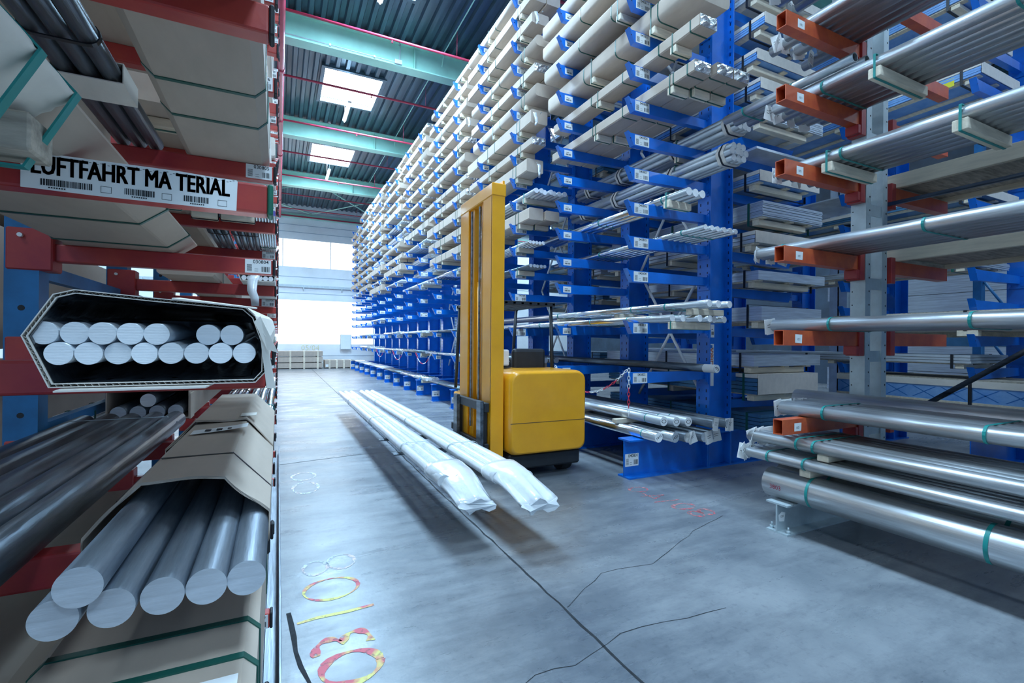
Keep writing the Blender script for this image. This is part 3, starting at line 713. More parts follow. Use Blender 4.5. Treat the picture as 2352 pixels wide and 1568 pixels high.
PLAN = {1: {0: 'd', 1: 'd', 4: 'd', 5: 'b', 6: 'c2', 7: 'm', 8: 'p', 9: 'f', 10: 'p', 11: 'r', 12: 'f2', 13: 'r', 14: 'p', 15: 'c2', 16: 'r'},
        2: {0: 'd', 1: 'b', 2: 'd', 5: 'b', 6: 'c', 7: 'c', 8: 'c', 9: 'f2', 10: 'f', 11: 'r', 12: 'f', 13: 'p', 14: 'r', 15: 'c2', 16: 'f'},
        3: {0: 'b', 1: 'd', 2: 'w', 5: 'w', 6: 'h', 7: 'h', 8: 'm', 9: 'c', 10: 'f3', 11: 'f3', 12: 'f3', 13: 'f2', 14: 'r', 15: 'c', 16: 'f2'},
        4: {0: 'd', 1: 'b', 2: 'b', 6: 'w', 7: 'c', 8: 'c2', 9: 'r', 10: 'h', 11: 'm', 12: 'c', 13: 'f2', 14: 'c', 15: 'f3', 16: 'f3'},
        5: {0: 'w', 1: 'w', 3: 'w', 6: 'c', 7: 'b', 8: 'c', 9: 'h', 10: 'r', 11: 'c2', 12: 'r', 13: 'c', 14: 'f2', 15: 'r', 16: 'c'},
        6: {0: 'w', 1: 'b', 2: 'w', 7: 'c', 8: 'r', 9: 'c', 10: 'c2', 11: 'c', 12: 'f2', 13: 'r', 14: 'c', 15: 'f', 16: 'c'},
        7: {0: 'b', 7: 'w', 8: 'c', 9: 'r', 10: 'c', 11: 'w', 12: 'c', 13: 'r', 14: 'c', 15: 'r'}}
for b, pl in PLAN.items():
    for i, s in pl.items(): fill(b, i, s[0], int(s[1]) if len(s) > 1 else 1)

# --- sheet packs on the rear arms and on the next rack
def sheets(x0, x1, y0, L, z, n_, t, label, group=None, smat_=None, bearer=True, lid=False, straps=(.1,), block=False, bh=.07, thick=None):
    rt = root('sheet_pack', ((x0 + x1) / 2, y0, z), label, 'sheet pack', group); w = x1 - x0; zz = 0
    if bearer:
        for k, yb in enumerate((.12, L * .5, L - .2)):
            mb_ = cached(('xb', round(w, 2), bh), lambda: MB().box(-w / 2 + .03, w / 2 - .22, -.045, .045, 0, bh).mesh('timber_bearer', TIMB, .004)); ob('timber_bearer', mb_, rt, (0, yb, 0))
        zz = bh
        for k, px in enumerate((-w / 2 + .02, -.05, w / 2 - .26)):
            mb_ = cached(('xp', round(L, 2)), lambda: MB().box(0, .09, 0, L - .05, 0, .018).mesh('timber_slat', TIMB, .002)); ob('timber_slat', mb_, rt, (px, .02, zz))
        zz += .018
    m_ = smat_ or ALUS; r = random.Random(label)
    for k in range(n_):
        me = cached(('sh', round(w, 2), round(L, 2), t, m_.name), lambda: MB().box(-w / 2, w / 2, 0, L, 0, t * .86).mesh('sheet', m_))
        ob('sheet', me, rt, (r.uniform(-.004, .004) if n_ > 1 else 0, r.uniform(-.006, .006) if n_ > 1 else 0, zz)); zz += t
    if lid:
        me = cached(('lid', round(w, 2), round(L, 2)), lambda: MB().box(-w / 2 - .004, w / 2 + .004, -.004, L, 0, .045).mesh('card_cover', CARDL)); ob('card_cover', me, rt, (0, 0, zz)); zz += .045
    if lid and n_ < 5:
        ob('end_board', cached(('eb', round(w, 2), round(zz, 3)), lambda: MB().box(-w / 2, w / 2, -.014, -.008, (bh + .018 if bearer else 0), zz).mesh('end_board', CARDL)), rt)
    for s in straps:
        lo = 0 if bearer else .001
        mb = MB(); mb.ringprism([(-w / 2 - .008, lo - .002), (w / 2 + .008, lo - .002), (w / 2 + .008, zz + .003), (-w / 2 - .008, zz + .003)], [(-w / 2 - .005, lo), (w / 2 + .005, lo), (w / 2 + .005, zz + .001), (-w / 2 - .005, zz + .001)], 0, .03)
        ob('strap', mb.mesh('strap', GSTRAP if n_ > 3 else BSTRAP), rt, (0, s * L, 0))
    return rt
GS = 'sheet packs on the rear arms of the blue rack'
def rw(i): return '%s rear arm up behind nearest blue post' % ORD[i]
spec = [(0, 5, .045, BLUS, 0, 0), (1, 4, .05, BLUS, 1, 1), (2, 1, .16, ALUS, 0, 1), (3, 1, .20, ALUS, 0, 1), (4, 1, .13, ALUS, 0, 1), (5, 2, .05, ALUS, 1, 1),
        (6, 11, .017, ALUS, 0, 1), (7, 3, .028, BLUF, 1, 1), (9, 9, .016, ALUS, 0, 1), (10, 3, .028, BLUF, 1, 1), (11, 3, .028, BLUF, 1, 1), (12, 3, .028, BLUF, 1, 1), (13, 2, .04, ALUS, 1, 1), (14, 3, .03, BLUF, 1, 1), (15, 4, .03, ALUS, 1, 1)]
kindw = {BLUS.name: 'stack of dull blue sheets', BLUF.name: 'blue-filmed sheets under a card cover', ALUS.name: 'bright aluminium sheets'}
for (i, n_, t, m_, lid, be) in spec:
    lab = '%s %s' % ('thick block of bright aluminium plate' if n_ == 1 else kindw[m_.name], rw(i) if i else 'on the feet behind nearest blue post')
    sheets(5.22, 6.38 + (.15 if i in (4, 2) else 0), 3.86 + (i % 3) * .05, 2.9, RLV[i], n_, t, lab, GS, m_, bool(be), bool(lid), (.06, .5) if n_ != 9 else (.5,))
lone = ob('steel_plate', MB().box(5.16, 6.5, 3.9, 6.6, 0, .03).mesh('steel_plate', ALUS, .002), None, (0, 0, RLV[8]), (0, 0, 0), 'single thin bright steel plate on the eighth rear arm behind nearest column', 'plate')
# next row of blue cantilever columns behind
C2Y = [1.27, 2.76, 4.25, 5.74, 7.23, 8.72]
RLV2 = [.72, 1.22, 1.62, 2.05, 2.42, 2.85, 3.25, 3.7, 4.2, 4.7, 5.2, 5.7, 6.2, 6.7]
p2 = cached('post2', lambda: MB().box(8.75, 8.766, -.1, .1, 0, 7.4).box(9.12, 9.136, -.1, .1, 0, 7.4).box(8.766, 9.12, -.006, .006, 0, 7.4).mesh('post', BLUE))
f2 = cached('foot2', lambda: MB().box(7.5, 9.2, -.1, .1, 0, .018).box(7.5, 9.2, -.1, .1, .37, .388).box(7.5, 9.2, -.006, .006, .018, .37).mesh('foot', BLUE))
for k, y in enumerate(C2Y):
    rt = root('cantilever_rack_column', (0, y, 0), 'blue cantilever column of the rear rack row, %s from the right edge' % ORD[k], 'rack column', 'rear row rack columns')
    ob('post', p2, rt); ob('foot', f2, rt)
    for z in RLV2: ob('arm', blue_arm(1, 1.25), rt, (7.48, 0, z))
G2 = 'sheet packs on the rear rack row'
sp2 = [(1, 3, .035, ALUS, 0), (3, 0, 0, 0, 0), (4, 4, .02, ALUS, 0), (5, 1, .07, ALUS, 0), (6, 2, .03, BLUS, 1), (7, 1, .025, ALUS, 0), (8, 2, .035, CARDL, 0), (9, 3, .03, BLUF, 1), (10, 2, .03, ALUS, 1), (11, 3, .03, BLUF, 1), (12, 2, .05, ALUS, 1)]
for (i, n_, t, m_, lid) in sp2:
    if not n_: continue
    for k, (ya, L) in enumerate(((2.7, 3.3), (6.3, 2.9))):
        pk = sheets(7.52, 8.55, ya + .07 * (i % 3), L, RLV2[i], n_, t, '%s sheets on %s arm of rear rack row, %s pack' % ({ALUS.name: 'bright aluminium', BLUS.name: 'blue coated', CARDL.name: 'pale board', BLUF.name: 'blue-filmed'}[m_.name], ORD[i], 'nearer' if k == 0 else 'farther'), G2, m_, i not in (7, 3), bool(lid), (.05,), bh=.05)
        if i == 9 and k == 0: ob('yellow_label', MB().box(-.518, -.516, .25, .42, .03, .13).mesh('yellow_label', YLAB), pk)
def film_crate(ya, L, z, h, label):
    rt = root('film_wrapped_crate', (8.05, ya, z), label, 'crate', None); w = 1.1
    ob('pallet_base', MB().box(-w / 2, w / 2, 0, L, .07, .1).box(-w / 2, -w / 2 + .1, .05, .2, 0, .07).box(-w / 2, -w / 2 + .1, L / 2 - .1, L / 2 + .1, 0, .07).box(-w / 2, -w / 2 + .1, L - .2, L - .05, 0, .07).box(w / 2 - .1, w / 2, 0, L, 0, .07).mesh('pallet_base', TIMB, .003), rt)
    mb = MB(); mb.box(-w / 2 + .01, w / 2 - .01, .01, L - .01, .1, h - .08, 0)
    r = random.Random(4); y = .1
    while y < L - .3:
        for s in (-1, 1):
            a, b = (.12, h - .1) if s > 0 else (h - .1, .12)
            mb.add([(-w / 2 + .0085, y, a), (-w / 2 + .0085, y + .02, a), (-w / 2 + .0085, y + .26, b), (-w / 2 + .0085, y + .24, b)], [(0, 1, 2, 3)], 1)
        y += .3
    ob('film_wrap', mb.mesh('film_wrap', [BLUF, BINK]), rt)
    ob('card_cover', MB().box(-w / 2 - .003, w / 2 + .003, -.003, L, h - .08, h).mesh('card_cover', CARDL), rt)
    ob('lid_board', MB().box(-w / 2 + .02, w / 2 - .02, .02, L - .02, h, h + .012).mesh('lid_board', TIMD), rt)
    for s in (.15, .5, .85):
        mb = MB(); mb.ringprism([(-w / 2 - .008, .068), (w / 2 + .008, .068), (w / 2 + .008, h + .016), (-w / 2 - .008, h + .016)], [(-w / 2 - .005, .07), (w / 2 + .005, .07), (w / 2 + .005, h + .013), (-w / 2 - .005, h + .013)], 0, .035)
        ob('strap', mb.mesh('strap', BSTRAP), rt, (0, s * L, 0))
film_crate(1.2, 3.1, RLV2[0], .36, 'low crate with blue patterned film, card cover and black straps, lower right')
film_crate(1.2, 3.2, RLV2[2] + .0, .30, 'shallow crate with blue patterned film above another, right of grey column')
# pale blue upright frames further back
for k, (x, y) in enumerate(((9.55, 3.16), (9.55, 3.75))):
    pass
rt = root('rack_upright_frame', (9.6, 3.0, 0), 'pale blue bolted upright frame behind the rear rack, far right', 'rack frame')
for y in (0, .28):
    ob('post', cached('pbp', lambda: MB().box(-.06, .06, -.05, .05, 0, 7.2).mesh('post', SKYB)), rt, (0, y * 1.6, 0))
mb = MB()
for q in range(9): mb.path([(0, .05, .4 + q * .75), (0, .4, 1.0 + q * .75)], .018, 6)
ob('brace', mb.mesh('brace', SKYB), rt)
rt = root('steel_column', (9.9, 5.55, 0), 'pale grey-blue steel building column behind the rear rack', 'column')
ob('shaft', MB().box(-.2, .2, -.012, .012, 0, 8.9).box(-.2, -.185, -.16, .16, 0, 8.9).box(.185, .2, -.16, .16, 0, 8.9).mesh('shaft', GALV), rt)
for k in range(14):
    x = 11.4 + (k % 2) * 2.6; z = .5 * (k // 2)
    sheets(x, x + 1.2, 3.2 + .35 * ((k // 2) % 2), 3.2, z, 1, .57, 'pale metal pack in the farthest %s, %s from the floor' % ('stack' if k % 2 == 0 else 'stack but one', ORD[k // 2]), 'packs in the farthest stacks', ALUS if k % 3 else BLUS, False, False, ())
for i in (2, 3, 4, 5, 6, 7, 9, 10, 11, 12, 13):
    sheets(5.22, 6.36, 6.95 + (i % 3) * .06, 2.7, RLV[i], 2, .05, 'pair of thick bright sheets, %s rear arm up, second bay' % ORD[i], GS, ALUS if i % 2 else BLUS, True, False, (.08,))

# ------------------------------------------------------------------ grey column with orange arms, right foreground
GL = [.903, 1.615, 2.285, 2.97, 3.56, 4.147, 4.75]
def orange_arm(L, s=1):
    def mk():
        mb = MB(); t, h, w = .006, .122, .042
        if s > 0:
            P0 = [(0, -w, -h), (0, w, -h), (0, w, 0), (0, -w, 0)]; P1 = [(L, a, b) for _, a, b in P0]
            I0 = [(0, -w + t, -h + t), (0, w - t, -h + t), (0, w - t, -t), (0, -w + t, -t)]; I1 = [(.5, a, b) for _, a, b in I0]
        else:
            P0 = [(0, -w, -h), (0, w, -h), (0, w, 0), (0, -w, 0)]; P1 = [(-L, a, b) for _, a, b in P0]
            I0 = [(0, -w + t, -h + t), (0, w - t, -h + t), (0, w - t, -t), (0, -w + t, -t)]; I1 = [(-.5, a, b) for _, a, b in I0]
        mb.loft([I1, I0, P0, P1], 0, False, True)
        return mb.mesh('arm', ORANGE)
    return cached(('oarm', L, s), mk)
def grey_column(y, label, first):
    rt = root('cantilever_rack_column', (0, y, 0), label, 'rack column', 'grey columns with orange arms')
    for x in (4.66, 4.92):
        mb = MB()
        mb.box(x, x + .08, -.062, -.056, .0, 6.4, 0); mb.box(x + .074, x + .08, -.056, .062, 0, 6.4, 0); mb.box(x, x + .006, -.056, .062, 0, 6.4, 0)
        z = .3
        while z < 6.3: mb.tube((x + .058, -.0622, z), (x + .058, -.0625, z), .009, 8, 1); mb.tube((x - .0002, .045, z), (x - .0005, .045, z), .006, 8, 1); z += .12
        ob('post', mb.mesh('post', [GALV, INK]), rt)
    mb = MB()
    for z in (.7, 1.35, 2.0, 2.66, 3.3, 3.95, 4.6): mb.box(4.74, 4.92, -.05, -.042, z, z + .10)
    ob('tie_plate', mb.mesh('tie_plate', GALV), rt)
    mb = MB(); mb.box(3.575, 5.02, -.09, .09, 0, .014); mb.box(3.575, 5.02, -.09, .09, .226, .24); mb.box(3.575, 5.02, -.006, .006, .014, .226)
    ob('foot', mb.mesh('foot', GALV), rt)
    mb = MB()
    for yy in (-.07, .07): mb.tube((3.62, yy, .014), (3.62, yy, .035), .016, 6); mb.tube((3.62, yy, .035), (3.62, yy, .06), .008, 6)
    ob('anchor_bolt', mb.mesh('anchor_bolt', GALV), rt)
    for i, z in enumerate(GL):
        a = ob('arm', orange_arm(1.05), rt, (3.585, 0, z))
        mb = MB(); mb.box(1.0, 1.07, -.06, .06, -.21, .03); mb.box(.96, 1.07, -.055, .055, -.20, -.122)
        ob('bracket', cached('obr', lambda: mb.mesh('bracket', RED, .004)), a)
        if first:
            mb = MB(); r = random.Random(i)
            w, h = .085, .066
            mb.add([(0, -.0008, 0), (w, -.0008, r.uniform(-.006, .006)), (w + r.uniform(-.006, .006), -.0008, h), (0, -.0008, h + r.uniform(-.006, .006)), (0, 0, 0), (w, 0, 0), (w, 0, h), (0, 0, h)], [(0, 1, 2, 3), (4, 7, 6, 5)], 0)
            put_text(mb, '1201', .027, Matrix.Translation((w / 2, -.0014, h * .45)) @ FACE_Y @ Matrix.Rotation(PI, 4, 'Z'), 1, .0, .8)
            ob('sticker', mb.mesh('sticker', [WHITE, INK]), a, (.14, -.0425, -.10))
        b = ob('arm', orange_arm(1.05, -1), rt, (6.15, 0, z))
        mb = MB(); mb.box(-1.07, -1.0, -.06, .06, -.21, .03)
        ob('bracket', cached('obr2', lambda: mb.mesh('bracket', RED, .004)), b)
    if first:
        mb = MB(); mb.add([(0, -.001, 0), (.06, -.001, -.008), (.075, -.001, .06), (.03, -.001, .075), (-.01, -.001, .05)], [(0, 1, 2, 3, 4)], 0)
        put_text(mb, '1201', .026, Matrix.Translation((.034, -.0016, .036)) @ FACE_Y, 1, 0, .8)
        ob('sticker', mb.mesh('sticker', [WHITE, INK]), rt, (3.60, -.0065, .09))
        ob('brace', MB().path([(5.1, -.25, .93), (5.1, -2.6, 2.75)], .028, 4).path([(5.05, -.04, 2.80), (5.05, -3.4, 2.80)], .022, 4).mesh('brace', DARKS), rt)
    return rt
grey_column(2.5, 'galvanised grey rack column with orange box arms, right of the blue rack', True)
grey_column(-.95, 'galvanised grey rack column with orange arms, out of sight right of the camera', False)
TG = 'steel tube layers on the orange arms'
def trow(n_, r, x0, y1, z, lab, straps, bearers=(), gap=.002, L=4.6, tags=3, seed=1, hollow=True, jit=.05):
    """layer of tubes along the aisle; far ends at y1"""
    return bundle('tube_layer', row(n_, r, gap), r, x0 + n_ * (r + gap / 2), y1 - L, L, z, lab, 'tubes', TG, TUBE, SAWD, hollow, straps, TSTRAP, bearers, jitter=jit, tags=tags, seed=seed, n=20)
def fr_(y1, L, *ys): return tuple((y - (y1 - L)) / L for y in ys)
# on the floor foot
for i, (x, y1) in enumerate(((3.73, 2.66), (3.975, 2.72), (4.22, 2.8))):
    o = root('large_steel_tube', (x, y1 - 4.6, .24 + .118), 'large grey steel tube resting on the floor foot, %s' % ['nearest the aisle, red number on it', 'middle of three', 'nearest the grey column'][i], 'tube')
    ob('tube', tube_mesh(.118, 4.6, TUBE, 36), o)
    for yy in (2.28, 1.25, .2):
        mb = MB(); mb.tube((0, 0, 0), (0, .022, 0), .1188, 36, 0, None, None, False); ob('strap', mb.mesh('strap', TSTRAP), o, (0, yy - y1 + 4.6, 0))
    if i == 0:
        mb = MB(); v, f = text_geo('3803', .05, .004)
        vs = []
        for p in v:
            a = PI + math.atan2(p[1], .118) * 1.0 - .1; vs.append((.1192 * math.cos(a), 4.48 - p[0], -.1192 * math.sin(a)))
        mb.add(vs, f); ob('chalk_number', mb.mesh('chalk_number', PIPE), o)
for i, yy in enumerate((2.33, .55)):
    ob('timber_bearer', bearer_mesh(.82, .055, .085, TIMB), None, (4.07, yy, .4765), (0, 0, 0), 'timber block between big floor tubes and the tube layer above, %s one' % ('left' if i == 0 else 'right'), 'timber')
trow(8, .042, 3.62, 2.86, .532, 'layer of steel tubes on timber just above the big floor tubes', fr_(2.86, 4.6, 2.62, 2.32, .6), (), tags=5, seed=1)
for i, yy in enumerate((2.22, .4)):
    ob('timber_bearer', bearer_mesh(.72, .05, .085, TIMB), None, (4.06, yy, .6165), (0, 0, 0), 'timber block under the second tube layer, below lowest orange arm, %s one' % ('left' if i == 0 else 'right'), 'timber')
trow(7, .046, 3.66, 2.80, .667, 'second layer of steel tubes, just below the lowest orange arm', fr_(2.8, 4.6, 2.4, 2.27, .2), (), tags=5, seed=2)
trow(5, .055, 3.86, 2.72, GL[0], 'layer of steel tubes on the lowest orange arm, white papers at ends', fr_(2.72, 4.6, 2.32, 1.35, .2), (), tags=4, seed=3)
o = root('large_steel_tube', (4.51, 2.95 - 4.8, GL[0] + .085), 'wide dull steel tube behind the tube layer on lowest orange arm', 'tube'); ob('tube', tube_mesh(.085, 4.8, TUBE, 30), o)
trow(6, .052, 3.93, 2.85, GL[1], 'layer of steel tubes on the second orange arm at eye height', fr_(2.85, 4.6, 2.32, 1.45), (), tags=2, seed=4)
trow(7, .046, 3.93, 2.98, GL[2], 'layer of steel tubes on the third orange arm with teal strap', fr_(2.98, 4.6, 2.72, 1.7, .2), (), tags=3, seed=5)
trow(7, .045, 3.95, 2.80, GL[3], 'layer of steel tubes on the fourth orange arm, two timber blocks below', fr_(2.8, 4.6, 2.25, 1.0), fr_(2.8, 4.6, 2.36, 1.52), tags=2, seed=6)
trow(7, .047, 3.95, 2.88, GL[4], 'layer of steel tubes on the fifth orange arm, timber block below', fr_(2.88, 4.6, 2.4, 1.25), fr_(2.88, 4.6, 2.02), tags=4, seed=7, jit=.12)
trow(7, .047, 3.93, 2.8, GL[5], 'layer of steel tubes on the sixth orange arm near the top', fr_(2.8, 4.6, 1.75, 1.1), (), tags=4, seed=8, jit=.14)
bundle('tube_layer', row(3, .04, .05), .04, 4.3, 2.28, 1.25, GL[4] + .225, 'three steel tubes strapped below sixth orange arm, jutting out', 'tubes', TG, TUBE, SAWD, True, (.4, .8), TSTRAP, jitter=.12, tags=0, seed=9)
trow(6, .055, 3.93, 3.0, GL[6], 'layer of steel tubes on the topmost orange arm in view', fr_(3.0, 4.6, 1.8), (), tags=3, seed=9)
# timber crates on the rear orange arms
def flat_crate(z, label, y1=2.62, h=.16):
    rt = root('timber_crate', (5.68, y1 - 4.4, z), label, 'crate', 'timber crates on the rear orange arms')
    for x in (-.5, .45): ob('side_board', cached(('sb', h), lambda: MB().box(0, .05, 0, 4.4, 0, h).mesh('side_board', TIMY, .004)), rt, (x, 0, 0))
    mb = MB()
    for q in range(6): mb.box(-.45, .45, .05 + q * .84, .15 + q * .84, .0, .045)
    ob('slat', mb.mesh('slat', TIMD, .003), rt)
    ob('panel', MB().box(-.45, .45, .02, 4.38, .046, .06).mesh('panel', TIMD), rt)
    return rt
flat_crate(GL[2], 'long flat timber crate on the third rear orange arm')
flat_crate(GL[3], 'long flat timber crate on the fourth rear orange arm', 2.66, .13)

# ------------------------------------------------------------------ left rack, red arms on blue posts
LL = [.24, .65, 1.06, 1.455, 1.87, 2.30] + [2.71 + .41 * k for k in range(9)]
ROWS = [1.31 + 1.19 * k for k in range(22)]
LT = -.014
def red_arm(cap):
    def mk():
        mb = MB(); mb.box(-.82, 0, -.0275, .0275, -.07, 0, 0)
        return mb.mesh('arm', RED, .006, 2)
    return cached(('rarm',), mk)
def left_cap(mt): return cached(('lcap', mt.name), lambda: MB().box(0, .012, -.029, .029, -.072, .002).mesh('end_cap', mt, .004))
def left_post():
    mb = MB(); mb.box(-.93, -.83, -.045, .045, 0, 6.3, 0)
    z = .18
    while z < 6.2: mb.tube((-.88, -.0452, z), (-.88, -.0455, z), .011, 10, 1); z += .205
    return mb.mesh('post', [BLUEP, INK])
LPOST = left_post()
for k, y in enumerate(ROWS):
    lab = ('blue rack post with red arms nearest the camera, post out of frame' if k == 0 else 'blue rack post with red arms, %s row of the left rack from the camera' % ORD[k])
    rt = root('cantilever_rack_column', (0, y, 0), lab, 'rack column', 'blue posts with red arms on the left')
    ob('post', LPOST, rt)
    ob('foot', cached('lfoot', lambda: MB().box(-1.0, -.1, -.05, .05, 0, .12).mesh('foot', BLUEP, .004)), rt)
    for i, z in enumerate(LL):
        a = ob('arm', red_arm(0), rt, (LT - .012, 0, z))
        ob('end_cap', left_cap(CAPG if (k == 0 and i == 4) else RUB), a, (0, 0, 0))
        ob('sleeve', cached('lsl', lambda: MB().box(-.925, -.79, -.05, .05, -.11, .05).mesh('sleeve', RED, .005)), a, (0.026, 0, 0))
        if k % 2 == 1:
            num = '0%d%02d' % (308 - k // 2, i) if k < 8 else None
            ob('shelf_label', label_mesh(num, .105, .062) if num else label_mesh(None, .105, .062, style=1), a, (-.112, -.0285, -.066))
    if k == 0:
        # long printed sign on the arm in front of the camera
        mb = MB(); w, h = .372, .074
        mb.add([(0, 0, .002), (w * .3, 0, 0), (w, 0, .001), (w + .002, 0, h - .004), (w * .7, 0, h + .001), (0, 0, h), ], [(0, 1, 2, 3, 4, 5)], 0)
        mb.add([(0, .001, .002), (w, .001, .001), (w, .001, h - .002), (0, .001, h)], [(0, 1, 2, 3)], 0)
        for dx in (-.0013, 0, .0013):
            for dz in (-.0007, .0007): put_text(mb, 'LUFTFAHRT MA TERIAL', .053, Matrix.Translation((w * .5 + dx, -.0006, h * .655 + dz)) @ FACE_Y, 1, .0, .62)
        r = random.Random(5)
        for x0, x1 in ((.03, .11), (.165, .215), (.27, .315)):
            x = x0
            while x < x1: ww = r.choice((.001, .0018, .0026)); mb.box(x, x + ww, -.0006, -.0001, .010, .023, 1); x += ww + r.choice((.001, .0016))
            for q in range(7): mb.box(x0 + .012 + q * .004, x0 + .0145 + q * .004, -.0006, -.0001, .005, .0075, 1)
        for x0 in (.125, .23, .335):
            for bx in ((x0, x0 + .018, .008, .0086), (x0, x0 + .018, .021, .0216), (x0, x0 + .0006, .008, .0216), (x0 + .0174, x0 + .018, .008, .0216)): mb.box(bx[0], bx[1], -.0006, -.0001, bx[2], bx[3], 1)
        for q in range(60): mb.box(.01 + q * .006, .0135 + q * .006, -.0006, -.0001, .0655 + (q % 3) * .002, .0662 + (q % 3) * .002, 1)
        ob('sign_strip', mb.mesh('sign_strip', [WHITE, INK]), rt, (-.462, -.0292, LL[4] - .072))
    if k in (1, 2, 3, 4): ob('locking_pin', cached('lpin', lambda: MB().tube((-.88, -.052, 0), (-.88, -.066, 0), .008, 10).mesh('locking_pin', WHITE)), rt, (0, 0, 1.87 + .02))
    if 0 < k < 5:
        ob('brace', cached('lbr', lambda: MB().box(-.9, -.86, .05, 1.14, 1.74, 1.80).box(-.9, -.86, .05, 1.14, 1.10, 1.15).path([(-.88, .06, 1.0), (-.88, 1.1, 1.12)], .014, 6).mesh('brace', BLUEP)), rt)
# floor guide rail in front of it
rl = root('floor_guide_rail', (0, 0, 0), 'grey steel guide rail on the floor along the foot of the left rack', 'guide rail')
ob('rail', MB().box(.012, .024, .4, 7.0, 0, .11).box(-.05, .012, .4, 7.0, 0, .012).mesh('rail', BARB, .002), rl)

# open carton with fourteen sawn bars, on the red arm beside the sign
tilt = math.radians(2.0)
def shell(poly, e0, e1):
    c = (sum(p[0] for p in poly) / len(poly), sum(p[1] for p in poly) / len(poly))
    def off(e):
        out = []; n_ = len(poly)
        for i in range(n_):
            p0, p1, p2 = Vector(poly[i - 1]), Vector(poly[i]), Vector(poly[(i + 1) % n_])
            d1 = (p1 - p0).normalized(); d2 = (p2 - p1).normalized()
            n1 = Vector((d1.y, -d1.x)); n2 = Vector((d2.y, -d2.x)); b = (n1 + n2); b = b / max(.3, b.dot(n1))
            out.append(tuple(p1 + b * e))
        return out
    return off(e0), off(e1)
BX = [(-.261, 1.437), (-.03, 1.437), (-.017, 1.452), (-.0165, 1.494), (-.03, 1.535), (-.045, 1.549), (-.15, 1.556), (-.235, 1.563), (-.256, 1.556), (-.2865, 1.503)]
BXL = [(x + .15, z - 1.437) for x, z in BX]
rt = root('open_carton', (-.15, .8, 1.437), 'open ended corrugated carton full of sawn aluminium bars below the big printed sign', 'carton', None, (tilt, 0, 0))
L14 = 2.1
mb = MB()
o0, o1 = shell(BXL, 0, -.0012); i0, i1 = shell(BXL, -.0042, -.0054); c0, c1 = shell(BXL, -.0013, -.0041)
mb.ringprism(o0, o1, 0, L14, 0); mb.ringprism(i0, i1, .001, L14, 0)
mb.ringprism(c0, c1, .012, .02, 1)
per = []
n_ = len(BXL)
for i in range(n_):
    a, b = Vector(BXL[i]), Vector(BXL[(i + 1) % n_]); k = max(1, int((b - a).length / .0036))
    for q in range(k): per.append((i, q / k))
zz = []
for j, (i, t) in enumerate(per):
    P, Q = (c0, c1); src = P if j % 2 == 0 else Q
    a, b = Vector(src[i]), Vector(src[(i + 1) % n_]); p = a.lerp(b, t); zz.append((p.x, p.y))
mb.loft([[(x, .0005, z) for x, z in zz], [(x, .014, z) for x, z in zz]], 0, False, False, True)
ob('carton', mb.mesh('carton', [CARDL, CORE]), rt)
# flaps and torn tape at the opening
fl = MB(); r = random.Random(3)
fl.loft([[(.02 + .0, -.012, .1175), (.12, -.012, .108), (.12, .05, .110), (.02, .05, .1205)], [(.02, -.012, .1195), (.12, -.012, .110), (.12, .05, .112), (.02, .05, .1225)]])
ob('flap', fl.mesh('flap', CARDL), rt); fl = MB()
fl.loft([[(-.10, -.02, -.0035), (.06, -.02, -.0035), (.07, .06, -.003), (-.10, .06, -.003)], [(-.10, -.02, -.0015), (.06, -.02, -.0015), (.07, .06, -.0012), (-.10, .06, -.0012)]])
ob('flap', fl.mesh('flap', CARDL), rt)
tp = MB(); tp.loft([[(.125, -.004, .075), (.134, -.006, .06), (.146, -.008, -.008), (.135, -.008, -.008)], [(.126, -.003, .076), (.135, -.005, .061), (.147, -.007, -.007), (.136, -.007, -.007)]])
tp.loft([[(.118, -.006, .09), (.126, -.006, .098), (.15, -.02, .045), (.135, -.012, .05)], [(.118, -.004, .09), (.126, -.004, .098), (.15, -.018, .045), (.135, -.010, .05)]])
ob('torn_tape', tp.mesh('torn_tape', BUFF), rt)
# crinkled black film lining
def lining():
    mb = MB(); r = random.Random(9); q0, _ = shell(BXL, -.0065, -.0065); rings = []
    for j in range(12):
        y = .004 + j * .03 if j < 11 else L14 - .02; ring = []
        for i in range(len(q0)):
            a, b = Vector(q0[i]), Vector(q0[(i + 1) % len(q0)]); k = max(1, int((b - a).length / .012))
            for t in range(k):
                p = a.lerp(b, t / k); d = (Vector((0.0, .06)) - p).normalized(); s = r.uniform(.0, .006) if 0 < j < 11 else .0
                ring.append((p.x + d.x * s, y, p.y + d.y * s))
        rings.append(ring)
    mb.loft(rings, 0, True, False); e = rings[-1]; mb.add(e, [list(range(len(e)))], 0)
    # bunched film above and below the bars
    for z0, z1, sg in ((.0075, .022, 1), (.088, .072, -1)):
        g = []; nx = 26
        for j in range(9):
            for i in range(nx + 1):
                x = -.098 + .21 * i / nx; g.append((x, .03 + j * .045, z0 + (z1 - z0) * min(1, j / 3) * r.uniform(.35, 1)))
        mb.add(g, [(j * (nx + 1) + i, j * (nx + 1) + i + 1, (j + 1) * (nx + 1) + i + 1, (j + 1) * (nx + 1) + i) for j in range(8) for i in range(nx)], 0, True)
    return mb.mesh('film_lining', BLKF)
ob('film_lining', lining(), rt)
GB = 'sawn aluminium bars in the open carton'
rb = .0146
for i in range(8):
    o = root('round_bar', (-.252 + i * .0296, .802 + RND.uniform(-.004, .006), 1.4805), 'white sawn bar end in bottom row of open carton, %s from the left' % ORD[i], 'bar', GB, (tilt, 0, 0))
    ob('bar', bar_mesh(rb, 2.0, ALU, SAWN, 28), o)
